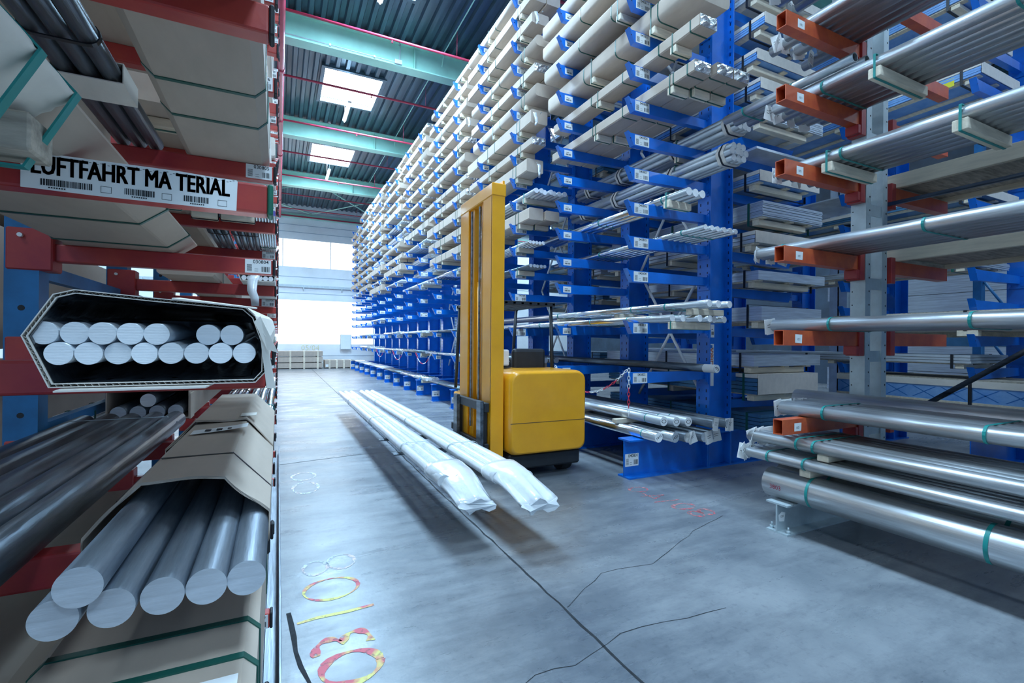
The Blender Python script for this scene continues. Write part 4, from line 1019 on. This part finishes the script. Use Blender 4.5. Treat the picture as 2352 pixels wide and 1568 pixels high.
for j, x in enumerate((-.268, -.238, -.208, -.179, -.1495, -.0905, -.061)):
    o = root('round_bar', (x, .804 + RND.uniform(-.004, .006), 1.5068), 'white sawn bar end in top row of open carton, %s' % ('%s from the left' % ORD[j] if j < 5 else ('just right of the gap' if j == 5 else 'far right')), 'bar', GB, (tilt, 0, 0))
    ob('bar', bar_mesh(rb, 2.0, ALU, SAWN, 28), o)

# thick bars sticking out of a folded cardboard sleeve, bottom left
for i, (x, yy) in enumerate(((-.291, .915), (-.225, .92), (-.163, .93), (-.104, .935), (-.046, .94))):
    o = root('round_bar', (x, yy, 1.0905), 'thick grey aluminium bar jutting toward the camera under cardboard sleeve, %s from left' % ORD[i], 'bar', 'thick bars under the cardboard sleeve')
    ob('bar', bar_mesh(.0295, 1.75, BARB, SAWD, 40), o)
o = root('round_bar', (-.2575, .895, 1.0905 + .0498), 'thick grey aluminium bar lying on top of two others, lower left', 'bar', 'thick bars under the cardboard sleeve'); ob('bar', bar_mesh(.0295, 1.75, BARB, SAWD, 40), o)
SL = [(-.335, 1.063), (-.335, 1.12), (-.25, 1.212), (-.10, 1.212), (-.0145, 1.118), (-.0145, 1.063)]
def sleeve(y0, y1, e, seed, wav):
    r = random.Random(seed); P = [(x * (1 + e * .5), z + e) for x, z in SL]
    out = []; nk = 9
    for a, b in zip(P, P[1:]):
        for t in range(nk): out.append((a[0] + (b[0] - a[0]) * t / nk, a[1] + (b[1] - a[1]) * t / nk))
    out.append(P[-1]); rings = []
    ys = [y0 + (y1 - y0) * t / 14 for t in range(15)]
    for j, y in enumerate(ys):
        ring = []
        for i, (x, z) in enumerate(out):
            edge = 1 if j == 0 else (.4 if j == 1 else .12)
            q = wav * edge * math.sin(i * .55 + seed) * (0 if i in (0, len(out) - 1) else 1)
            ring.append((x, y + (wav * 1.8 * math.cos(i * .31 + seed) if j == 0 else 0), z + q * .5))
        inn = [(x * .985 - .002, y, z - .006) for (x, y, z) in ring]
        rings.append(ring + inn[::-1])
    mb = MB(); mb.loft(rings, 0, False, True); return mb
rt = root('cardboard_sleeve', (0, 0, 0), 'bent cardboard sleeve folded over thick bars beside the floor rail, near part', 'cardboard sleeve')
ob('sheet', sleeve(1.19, 1.98, 0, 1, .008).mesh('sheet', CARD), rt)
for yy in (1.40,):
    mb = MB(); mb.loft([[(x, yy + dy, z + dz) for x, z in [(p[0] * 1.004, p[1]) for p in SL]] for dy, dz in ((0, .0012), (.006, .0025), (.012, .0012))], 0, False, False, False)
    ob('wire_tie', mb.mesh('wire_tie', BSTRAP), rt)
mb = MB(); mb.loft([[(-.235 + .15 * t, yq + .012 * math.sin(3 * t), 1.2165 + .014 * t * t) for t in [q / 8 for q in range(9)]] for yq in (1.70, 1.775)], 0, True, False, False)
for q in range(3): mb.box(-.2 + q * .03, -.185 + q * .03, 1.715 + .01, 1.75, 1.2195 + q * .001, 1.2215 + q * .001, 1)
ob('delivery_note', mb.mesh('delivery_note', [PAPER, INK]), rt)
rt = root('cardboard_sleeve', (0, 0, 0), 'bent cardboard sleeve overlapping the nearer sleeve, farther along the red arms', 'cardboard sleeve')
ob('sheet', sleeve(1.93, 2.8, .012, 4, .007).mesh('sheet', CARD), rt)
mb = MB(); mb.box(-.12, -.07, 1.97, 2.04, 1.226, 1.228); ob('tape', mb.mesh('tape', BUFF), rt)
# dark round tubes left of it
for i in range(5):
    x = -.455 - i * .088
    o = root('round_bar', (x, .12, 1.1025), 'long dark steel bar on the left red arms, %s from the cardboard sleeve' % ORD[i], 'bar', 'dark bars on the left')
    ob('bar', bar_mesh(.0415, 2.75 + .02 * (i % 2), DARKS, DARKS, 32), o)
mb = MB(); mb.path([(-.86, 2.66, 1.12)] + [(-.455 - i * .088, 2.66, 1.1455) for i in range(4, -1, -1)] + [(-.40, 2.66, 1.11)], .0016, 5)
ob('tie_wire', mb.mesh('tie_wire', GALV), None, (0, 0, 0), (0, 0, 0), 'thin tie wire across the far ends of dark bars', 'wire')
# carton on the level below
rt = carton(-.37, -.03, .22, 2.2, LL[1], .30, 'worn cardboard carton below the thick bars, bottom left corner', None, c=.02, straps=(.33, .385, .7), bearers=(), cmat=CARD)
ob('delivery_note', MB().box(0, .1, 0, .12, 0, .001).mesh('delivery_note', PAPER), rt, (.045, .56, .3035))
carton(-.78, -.42, .3, 2.2, LL[1], .22, 'cardboard carton in shadow under the dark bars', None, c=.02, straps=(.3,), bearers=())

# loads above: on the sign level and the level above it
HB = [(-.19, 0), (.16, 0), (.232, .055), (.17, .125), (-.17, .13), (-.235, .06)]
rt = root('long_carton', (-.5625, .28, LL[4]), 'pale six-sided carton above the printed sign, near end wrapped, teal straps', 'carton')
ob('carton', MB().prism(HB, 0, 2.3).mesh('carton', CARD, .004), rt)
for yy in (1.62, 2.05):
    q0, q1 = shell(HB, .0005, .0035); mb = MB(); mb.ringprism(q1, q0, 0, .014); ob('strap', mb.mesh('strap', GSTRAP), rt, (0, yy, 0))
rr_ = random.Random(2); rings = []; qw, _ = shell(HB, .0045, 0)
for j in range(10):
    ring = []
    for p in range(6):
        a_, b_ = Vector(qw[p]), Vector(qw[(p + 1) % 6])
        for t in range(8):
            v = a_.lerp(b_, t / 8); d = (v - Vector((0, .06))).normalized(); e = rr_.uniform(0, .006) if v.y > .004 else 0
            ring.append((v.x + d.x * e, j * .09, v.y + d.y * e))
    rings.append(ring)
mb = MB(); mb.loft(rings, 0, True, False); ob('paper_wrap', mb.mesh('paper_wrap', BUFF), rt, (0, .01, 0))
for yy in (.66, .80):
    q0, q1 = shell([(-.2, -.072), (.17, -.072), (.232, .055), (.17, .125), (-.17, .13), (-.235, .06)], .008, .0115); mb = MB(); mb.ringprism(q1, q0, 0, .02); ob('strap', mb.mesh('strap', TSTRAP), rt, (0, yy, 0))
ob('timber_bearer', cached('lbear', lambda: MB().box(-.24, .2, -.045, .045, 0, .062).mesh('timber_bearer', TIMD, .004)), rt, (0, .80, -.067))
carton(-.375, -.045, .25, 2.32, LL[5], .21, 'wide grey-brown carton overhead seen from below with green straps', None, c=.03, straps=(.66, .775), bearers=(.37,), cmat=CARD, tmat=TIMD, bh=.08)
bt_ = bundle('bar_bundle', row(3, .027, .002), .027, -.53, .2, 2.3, LL[5], 'three dark tubes overhead held by corrugated card strip', 'bars', None, DARKS, DARKS, straps=(.64,), smat=BSTRAP, collars=())
mb = MB(); mb.ringprism([(-.089, -.004), (.089, -.004), (.089, .06), (-.089, .06)], [(-.086, -.001), (.086, -.001), (.086, .057), (-.086, .057)], 0, .17)
ob('card_wrap', mb.mesh('card_wrap', CARDL), bt_, (0, 1.68, -.001))
carton(-.80, -.64, .3, 2.25, LL[5], .22, 'dark brown carton overhead at far left', None, c=.02, straps=(.5, .75), bearers=())
# second bay of the left rack
carton(-.80, -.30, .5, 2.2, LL[6], .2, 'added carton on the level above the overhead tubes, nearest stretch', None, c=.02, straps=(.5,), bearers=(.4,))  # added to close off the view of a skylight above
carton(-.80, -.51, 3.1, 2.3, LL[5], .2, 'brown carton overhead beyond the three tubes, against the posts', None, c=.02, straps=(.3,), bearers=(.1,), bh=.05)
carton(-.80, -.36, 3.0, 2.3, LL[6], .2, 'added carton high up beyond the overhead tubes, second stretch', None, c=.02, straps=(.3,), bearers=(.1,), bh=.05)  # added as well, hides the bright roof openings behind
GLF = 'loads farther along the left rack'
bundle('bar_bundle', row(3, .022, .003), .022, -.415, 3.42, 2.3, LL[5], 'three dark bars with wire ties overhead beyond the sign, left group', 'bars', GLF, DARKS, SAWD, straps=(.35, .8), smat=BSTRAP, bearers=(.04,), bh=.05)
bundle('bar_bundle', row(4, .022, .003), .022, -.235, 3.40, 2.3, LL[5], 'four dark bars with wire ties overhead beyond the sign arm, right group', 'bars', GLF, DARKS, SAWD, straps=(.35, .8), smat=BSTRAP, bearers=(.04,), bh=.05)
PUR = mat('violet_cap', (0.16, 0.12, 0.55), 0.5)
bundle('bar_bundle', row(7, .0085, .001) + [(p[0] + .0085, .0245) for p in row(6, .0085, .001)], .0085, -.085, 3.45, 2.4, LL[5], 'thin violet-capped tubes beside the aisle on overhead red arms', 'bars', GLF, STEEL, PUR, straps=(.5,))
rt = root('open_carton', (-.12, 3.42, LL[4]), 'open carton with a row of white bar ends under the numbered red arm', 'carton')
mb = MB(); pq, pi_ = shell([(-.095, 0), (.095, 0), (.1, .03), (.09, .085), (-.09, .085), (-.11, .04)], 0, -.005); mb.ringprism(pq, pi_, 0, 2.3); ob('carton', mb.mesh('carton', CARDL), rt); tail(rt, .10, .05, 2, .25)
for i in range(6):
    o = root('round_bar', (-.197 + .030 * i, 3.43, LL[4] + .0205), 'white bar end in farther open carton under the numbered arm, %s from left' % ORD[i], 'bar', 'bars in the farther open carton'); ob('bar', bar_mesh(.0146, 2.2, ALU, SAWN, 16), o)
carton(-.62, -.34, 3.3, 2.3, LL[4], .1, 'low dark carton behind the numbered red arm', GLF, straps=(.2,), bearers=())
bundle('bar_bundle', row(7, .022, .002), .022, -.22, 3.5, 2.3, LL[3], 'row of steel bars behind the open carton of fourteen', 'bars', GLF, STEEL, SAWN, straps=(.3,))
carton(-.8, -.42, 3.0, 2.2, LL[3], .13, 'carton behind the open carton, against the blue posts', GLF, straps=(.3,), bearers=())
# open box with five grey bars, and white thin tubes
rt = root('open_carton', (-.63, 3.2, LL[2]), 'open brown carton with five grey bars behind the dark bars', 'carton')
mb = MB(); mb.ringprism([(-.185, 0), (.185, 0), (.185, .165), (-.185, .165)], [(-.18, .005), (.18, .005), (.18, .16), (-.18, .16)], 0, 2.2); mb.box(.188, .195, -.02, .1, 0, .14); ob('carton', mb.mesh('carton', CARD), rt)
for i, (x, z) in enumerate(((-.135, .041), (-.05, .041), (.035, .041), (.12, .041), (-.005, .106))):
    o = root('round_bar', (-.63 + x, 3.21, LL[2] + z), 'grey bar end in the open brown carton, %s' % ('%s from left in the bottom row' % ORD[i] if i < 4 else 'alone on top'), 'bar', 'grey bars in the brown carton'); ob('bar', bar_mesh(.036, 2.1, BARB, SAWN if i == 4 else SAWD, 24), o)
bundle('tube_bundle', [((i - 3) * .017, .009 + j * .016) for j in range(4) for i in range(7)], .008, -.885 - .035, 3.05, 1.0, LL[2], 'little bundle of thin white tubes left of the open brown carton', 'tubes', None, PAPER, PAPER, n=10)
bundle('bar_bundle', row(3, .024, .006), .024, -.10, 3.12, 2.6, LL[2], 'bright steel tubes past the cardboard sleeves beside the aisle, outer group', 'tubes', GLF, STEEL, SAWN, straps=(.05, .5), smat=PAPER and TSTRAP, jitter=.05)
bundle('bar_bundle', row(3, .022, .001), .022, -.27, 3.02, 2.6, LL[2], 'bright steel tubes past the cardboard sleeves, inner group', 'tubes', GLF, STEEL, SAWN, straps=(.05, .5), jitter=.05)
k_ = 0
for bi, ya in enumerate((5.9, 8.3, 10.7, 13.1)):
    for i in ((3, 4, 5, 6, 8) if bi == 0 else (2, 3, 4, 5, 6, 8)):
        kk = (bi * 5 + i * 3) % 4
        lab = '%s, %s red level of left rack, %s stretch beyond sign' % (('pale carton', 'strapped carton', 'row of bright bars', 'row of dark bars')[kk], ORD[i], ORD[bi + 1])
        if kk < 2: carton(-.45, -.05, ya, 2.2, LL[i], .14 + .03 * (i % 3), lab, GLF, straps=(.3, .7) if kk else (), bearers=(.1,), cmat=CARDL if kk == 0 else CARD, bh=.05)
        else: bundle('bar_bundle', row(7, .022, .004), .022, -.22, ya, 2.2, LL[i], lab, 'bars', GLF, STEEL if kk == 2 else DARKS, SAWN, straps=(.3,), n=10, bearers=(.08,), bh=.05)
for i, lv in enumerate((6, 8, 9)):
    carton(-.33, -.06, 2.75, 2.2, LL[lv], .2, 'wrapped carton high on the left rack past the overhead carton, %s one up' % ORD[i], GLF, straps=(.3,), bearers=(.1,), cmat=CARDL, plastic=True, seed=i)
# neighbouring rack behind the blue posts
for i in range(4):
    sheets(-2.3, -1.25, 2.2 + .12 * (i % 2), 3.0, i * .722, 1, .715, 'big brown carton behind the blue posts at far left, %s from the floor' % ORD[i], 'brown cartons behind the blue posts', CARD, False, False, (.2,))

# ------------------------------------------------------------------ far end of the hall
def far_crate(x0, x1, z0, z1, label, g):
    rt = root('long_crate', ((x0 + x1) / 2, 27.6, z0), label, 'crate', g); w = x1 - x0; h = z1 - z0
    ob('body', MB().box(-w / 2, w / 2, 0, .9, .04, h).mesh('body', CARD, .01), rt)
    n_ = 4
    for i in range(n_): ob('batten', cached(('bat', round(h, 2)), lambda: MB().box(-.045, .045, -.03, .93, 0, h + .004).mesh('batten', TIMB)), rt, (-w / 2 + .25 + (w - .5) * i / (n_ - 1), 0, 0))
    ob('shelf_label', MB().box(0, .14, -.002, 0, 0, .14).mesh('shelf_label', WHITE), rt, (-w / 2 + .05, -.001, .08))
for i in range(3): far_crate(-.35, 2.15, i * .315, i * .315 + .305, 'long brown crate at the far wall, %s of its stack of three' % ('bottom', 'middle', 'top')[i], 'crates stacked at the far wall')
far_crate(2.25, 3.85, 0, .45, 'low brown crate at far wall right of the stack of three', 'crates stacked at the far wall')
rt = root('switch_cabinet', (3.45, YW - .13, 1.0), 'grey electrical cabinet on the far wall beside the white column', 'cabinet')
ob('body', MB().box(-.3, .3, -.12, .1, 0, .85).mesh('body', GALV, .01), rt); ob('door', MB().box(-.27, .27, -.135, -.121, .03, .82).mesh('door', WALL, .004), rt)
mb = MB(); put_text(mb, '05/04', .42, FACE_Y, 0, .0); ob('wall_marking', mb.mesh('wall_marking', mat('faint_yellow_paint', (0.78, 0.76, 0.50), 0.6)), None, (1.6, YW - .014, 1.08), (0, 0, 0), 'faint yellow number 05/04 sprayed on the far wall above crates', 'marking')

# ------------------------------------------------------------------ yellow truck in the aisle
tr = root('side_loading_forklift', (2.72, 5.3, 0), 'yellow side loading forklift truck driving in the aisle beside the blue rack', 'forklift')
def tp_(n_, mb, m_, par=tr, bev=0, seg=1): return ob(n_, mb.mesh(n_, m_, bev, seg), par)
tp_('chassis', MB().box(-.46, .46, -.62, 1.25, .10, .27), BLACK, bev=.02)
def cowl():
    mb = MB(); rings = []
    prof = [(-.7, .06), (-.69, .0), (-.55, -.0), (-.1, 0), (.02, .01)]
    ys = [(-.70, .93), (-.69, .97), (-.62, 1.0), (-.3, 1.0), (.06, 1.0)]
    for y, s in ys:
        P = rpoly(-.49 * s, .49 * s, .27 + (1 - s) * .5, 1.17 - (1 - s) * .5, .09, 4)
        rings.append([(x, y, z + (.035 * (1 - (x / .5) ** 2) if z > .8 else 0)) for x, z in P])
    mb.loft(rings, 0, True); return mb
cw = tp_('counterweight_cowl', cowl(), YEL)
tp_('seam', MB().box(-.485, .485, -.7015, -.699, .62, .626), BLACK, cw)
tp_('battery_hood', MB().box(-.47, .46, .07, .62, .28, .86), YEL, bev=.03, seg=2)
tp_('front_panel', MB().box(-.47, .46, .66, 1.22, .28, .8), YEL, bev=.03, seg=2)
tp_('step_plate', MB().box(-.5, -.47, .1, 1.2, .27, .36), BLACK, bev=.004)
for x in (-.33, .33):
    for y in (-.42, 1.0):
        w_ = tp_('wheel', MB().tube((x - .06, y, .15), (x + .06, y, .15), .15, 28), RUB); tp_('hub', MB().tube((x - .066, y, .15), (x + .066, y, .15), .07, 16), YEL, w_)
st_ = tp_('seat', MB().box(-.1, .36, .12, .55, .861, .98), BLACK, bev=.04, seg=2); tp_('backrest', MB().box(-.1, .36, .02, .12, .9, 1.42), BLACK, st_, .04, 2)
tp_('dashboard', MB().box(-.3, .4, .98, 1.16, .8, 1.22), BLACK, bev=.03, seg=2)
mb = MB(); mb.tube((.12, .98, 1.05), (.12, .82, 1.18), .02, 10)
R_ = [(.12 + .15 * math.cos(a), .80 + .09 * math.sin(a), 1.19 + .11 * math.sin(a)) for a in [2 * PI * i / 24 for i in range(25)]]
mb.path(R_, .014, 8); tp_('steering_wheel', mb, BLACK)
gd = MB()
for x in (-.44, .44):
    for y0_, y1_ in ((-.02, .05), (1.2, 1.05)): gd.path([(x, y0_, .85), (x, y1_, 1.97)], .024, 8)
tp_('guard_posts', gd, BLACK)
gr = MB(); gr.box(-.47, .47, -.02, .04, 1.96, 2.01); gr.box(-.47, .47, 1.04, 1.1, 1.96, 2.01)
for q in range(9): gr.box(-.47 + q * .112, -.43 + q * .112, -.02, 1.1, 1.97, 2.0)
tp_('overhead_guard', gr, BLACK, bev=.004)
# mast on the left side, faces the aisle
def chan(y, w, d, z0, z1, x):
    return MB().box(x, x + d, y - w / 2, y + w / 2, z0, z1)
mx = -.66
for y, s in ((-.56, 1), (.40, -1)):
    ya_, yb_ = (y, y + .25) if s > 0 else (y - .25, y)
    mb = MB(); mb.box(mx, mx + .15, y - .01, y + .02, .12, 3.2, 0); mb.box(mx, mx + .025, ya_, yb_, .12, 3.2, 0); mb.box(mx + .125, mx + .15, ya_, yb_, .12, 3.2, 0)
    tp_('mast_rail', mb, YEL, bev=.004)
for y in (-.26, .10):
    mb = MB(); mb.box(mx + .03, mx + .12, y - .07, y + .07, .2, 3.12, 0); tp_('inner_mast_rail', mb, YEL, bev=.006)
for z in (.3, 1.25, 2.2, 3.1): tp_('cross_tie', MB().box(mx + .125, mx + .15, -.56, .40, z, z + .16), YEL, bev=.004)
tp_('lift_cylinder', MB().tube((mx + .075, -.08, .2), (mx + .075, -.08, 2.2), .045, 16).tube((mx + .075, -.08, 2.2), (mx + .075, -.08, 3.1), .03, 14, 1), [YEL, STEEL])
for y in (-.2, .05): tp_('lift_chain', MB().box(mx + .0, mx + .012, y - .018, y + .018, .5, 3.05), DARKS)
tp_('mast_head', MB().box(mx - .01, mx + .16, -.58, .42, 3.08, 3.22), YEL, bev=.01)
cr = tp_('fork_carriage', MB().box(mx - .06, mx - .01, -.55, .4, .30, .40).box(mx - .06, mx - .01, -.55, .4, .74, .84).box(mx - .06, mx - .01, -.5, -.42, .4, .74).box(mx - .06, mx - .01, .27, .35, .4, .74), BLACK, bev=.006)
for y in (-.46, .30):
    mb = MB(); mb.box(mx - .10, mx - .06, y - .06, y + .06, .33, .86); mb.loft([[(mx - .06, y - .06, .33), (mx - .06, y + .06, .33), (mx - .06, y + .06, .375), (mx - .06, y - .06, .375)], [(mx - 1.02, y - .045, .36), (mx - 1.02, y + .045, .36), (mx - 1.02, y + .045, .373), (mx - 1.02, y - .045, .373)]])
    tp_('fork', mb, DARKS, bev=.003)
ob('console_tray', MB().box(-.45, -.2, -.1, .2, 1.19, 1.205).mesh('console_tray', BLACK), tr)
rt = root('wrapped_parcel', (2.42, 5.35, 1.21), 'small parcel in clear shiny wrap on the forklift tray beside the mast', 'parcel')
ob('body', MB().box(-.12, .1, -.12, .13, 0, .2).mesh('body', WRAP, .02, 2), rt)
# the long load on its forks: white-wrapped profile bundles
def wrapped(xc, n_, label, y0, L, seed, z):
    rt = root('wrapped_profile_bundle', (xc, y0, z), label, 'profiles', 'white wrapped bundles on the forks'); r = random.Random(seed); rr = .052
    for i in range(n_):
        x = (i - (n_ - 1) / 2) * 2.1 * rr; mb = MB(); rings = []
        y_off = r.uniform(-.05, .1)
        for j in range(25):
            y = y_off + (L - y_off) * j / 24; s = 1 + r.uniform(-.06, .06)
            rings.append([(x + rr * s * math.cos(a) * 1.02, y, rr + rr * .9 * s * math.sin(a)) for a in [2 * PI * q / 14 for q in range(14)]])
        mb.loft(rings, 0, True); ob('wrapped_profile', mb.mesh('wrapped_profile', WRAP), rt)
    w = n_ * 2.1 * rr; rings = []; m_ = 22
    for j in range(13):
        t = j / 12; y = .28 - .60 * t; zc = .055 - .20 * max(0, t - .3) ** 1.4; ww = w * (.53 - .10 * t + .03 * math.sin(5 * t + seed)); hh = .085 * (1 - .6 * t) + .01
        ring = []
        for q in range(m_):
            a = 2 * PI * q / m_; f = 1 + .16 * math.sin(5 * a + seed + 3 * t) * t
            ring.append((ww * math.cos(a) * f + .05 * t * t, y + .02 * math.sin(3 * a), zc + hh * math.sin(a) * f + .02 * t * math.sin(7 * ww * math.cos(a) * 6 + seed)))
        rings.append(ring)
    mb = MB(); mb.loft(rings, 0, True); ob('loose_wrap_end', mb.mesh('loose_wrap_end', WRAP), rt)
    for yy in (1.2, 3.0, 5.2):
        pos = [((i - (n_ - 1) / 2) * 2.1 * rr, rr) for i in range(n_)]
        mb = MB(); q0, q1 = hull(pos, rr, .005), hull(pos, rr, .009); mb.loft([[(a, y, b) for a, b in q] for q, y in ((q0, 0), (q1, 0), (q1, .02), (q0, .02), (q0, 0))], 0, False, False); ob('strap', mb.mesh('strap', GALV), rt, (0, yy, 0))
    return rt
wrapped(1.26, 3, 'white plastic wrapped bundle of long profiles on forks, aisle-side one', 3.55, 6.8, 1, .3765)
wrapped(1.68, 3, 'white plastic wrapped bundle of long profiles on forks, mast-side one', 3.35, 7.0, 2, .3765)

# ------------------------------------------------------------------ floor numbers
def marking(strokes, w, mt, label):
    mb = MB()
    for st, ww in strokes:
        P = [Vector((*p, 0)) for p in st]
        Lr = []
        for i, p in enumerate(P):
            d = (P[min(i + 1, len(P) - 1)] - P[max(i - 1, 0)]).normalized(); q = Vector((-d.y, d.x, 0)) * (w * ww * (.8 + .4 * math.sin(i * .9)) / 2)
            Lr.append((p - q, p + q))
        for (a, b), (c, d) in zip(Lr, Lr[1:]): mb.add([(a.x, a.y, .0016), (b.x, b.y, .0016), (d.x, d.y, .0016), (c.x, c.y, .0016)], [(0, 1, 2, 3)])
    return ob('floor_marking', mb.mesh('floor_marking', mt), None, (0, 0, 0), (0, 0, 0), label, 'marking')
def arc(cx, cy, rx, ry, a0, a1, n_=22, skew=0): return [(cx + rx * math.cos(math.radians(a0 + (a1 - a0) * i / n_)) + skew * math.sin(math.radians(a0 + (a1 - a0) * i / n_)), cy + ry * math.sin(math.radians(a0 + (a1 - a0) * i / n_))) for i in range(n_ + 1)]
marking([(arc(.315, 2.30, .13, .115, 0, 360), 1.2)], .035, SPRAY, 'red and yellow sprayed digit 0 on the floor at the bottom edge')
marking([(arc(.235, 2.47, .065, .085, 200, 20, 14) + arc(.365, 2.49, .065, .085, 160, -20, 14), 1.2)], .035, SPRAY, 'red sprayed digit 3 on the floor next to the yellow stroke')
marking([([(.10, 2.77), (.2, 2.785), (.36, 2.78), (.50, 2.79)], .8)], .03, SPRAY, 'yellow sprayed slash stroke on the floor')
marking([(arc(.30, 3.08, .155, .13, 0, 360), .8)], .03, SPRAY, 'pale red sprayed digit 0 beyond the yellow stroke')
marking([(arc(.23, 3.40, .075, .10, 0, 360), .8), (arc(.395, 3.43, .085, .11, 0, 360), .8)], .03, SPRAYW, 'pale sprayed digit 8 at the far end of the floor number')
marking([(arc(.26, 5.3, .12, .2, 0, 360), .9), (arc(.26, 5.75, .12, .16, 0, 360), .9)], .035, SPRAYW, 'faint white sprayed digits farther up the aisle floor')
marking([(arc(3.33, 3.84, .10, .075, 0, 360), .9), ([(3.2, 3.66), (3.45, 3.6), (3.28, 3.55), (3.28, 3.72)], .8), ([(3.2, 3.47), (3.48, 3.43)], .6), (arc(3.37, 3.27, .11, .07, 0, 360), 1.1), (arc(3.33, 3.08, .06, .065, 0, 360), 1.1), (arc(3.45, 3.08, .06, .07, 0, 360), 1.1)], .03, SPRAYR, 'faded red sprayed number on the floor in front of blue foot')

# ------------------------------------------------------------------ red and white barrier chains
def chain(pts, label, par=None):
    P = [Vector(p) for p in pts]; out = []; step = .042
    seg = []
    for a, b in zip(P, P[1:]):
        k = max(1, int((b - a).length / step))
        for q in range(k): seg.append((a.lerp(b, q / k), (b - a).normalized()))
    mb = MB()
    for i, (p, d) in enumerate(seg):
        u = d.orthogonal().normalized(); v = d.cross(u); s = u if i % 2 else v
        ring = [p + d * .028 * math.cos(a) + s * .012 * math.sin(a) for a in [2 * PI * q / 10 for q in range(11)]]
        mb.path(ring, .0042, 5, 0 if (i // 5) % 2 else 1)
    ob('barrier_chain', mb.mesh('barrier_chain', [CHR, PAPER]), None, (0, 0, 0), (0, 0, 0), label, 'chain')
def sag(a, b, s, n_=14): a = Vector(a); b = Vector(b); return [a.lerp(b, i / n_) - Vector((0, 0, s * 4 * (i / n_) * (1 - i / n_))) for i in range(n_ + 1)]
chain(sag((3.44, 4.19, 1.19), (3.44, 5.7, 1.19), .3), 'red and white plastic chain sagging between the two nearest blue arms')
chain([(3.46, 4.16, 1.2), (3.46, 4.16, .68)], 'red and white plastic chain hanging straight from nearest lowest blue arm')
for k in (5, 7, 9): chain(sag((3.44, COLY[k], 1.19), (3.44, COLY[k + 1], 1.19), .28), 'red and white chain sagging along the rack down the aisle, %s from the forklift' % ORD[(k - 5) // 2])

# ------------------------------------------------------------------ sky light from the open end
w = bpy.data.worlds.new('world'); SC.world = w; w.use_nodes = True
bg = w.node_tree.nodes['Background']; bg.inputs[0].default_value = (0.30, 0.58, 1.0, 1); bg.inputs[1].default_value = 0.52
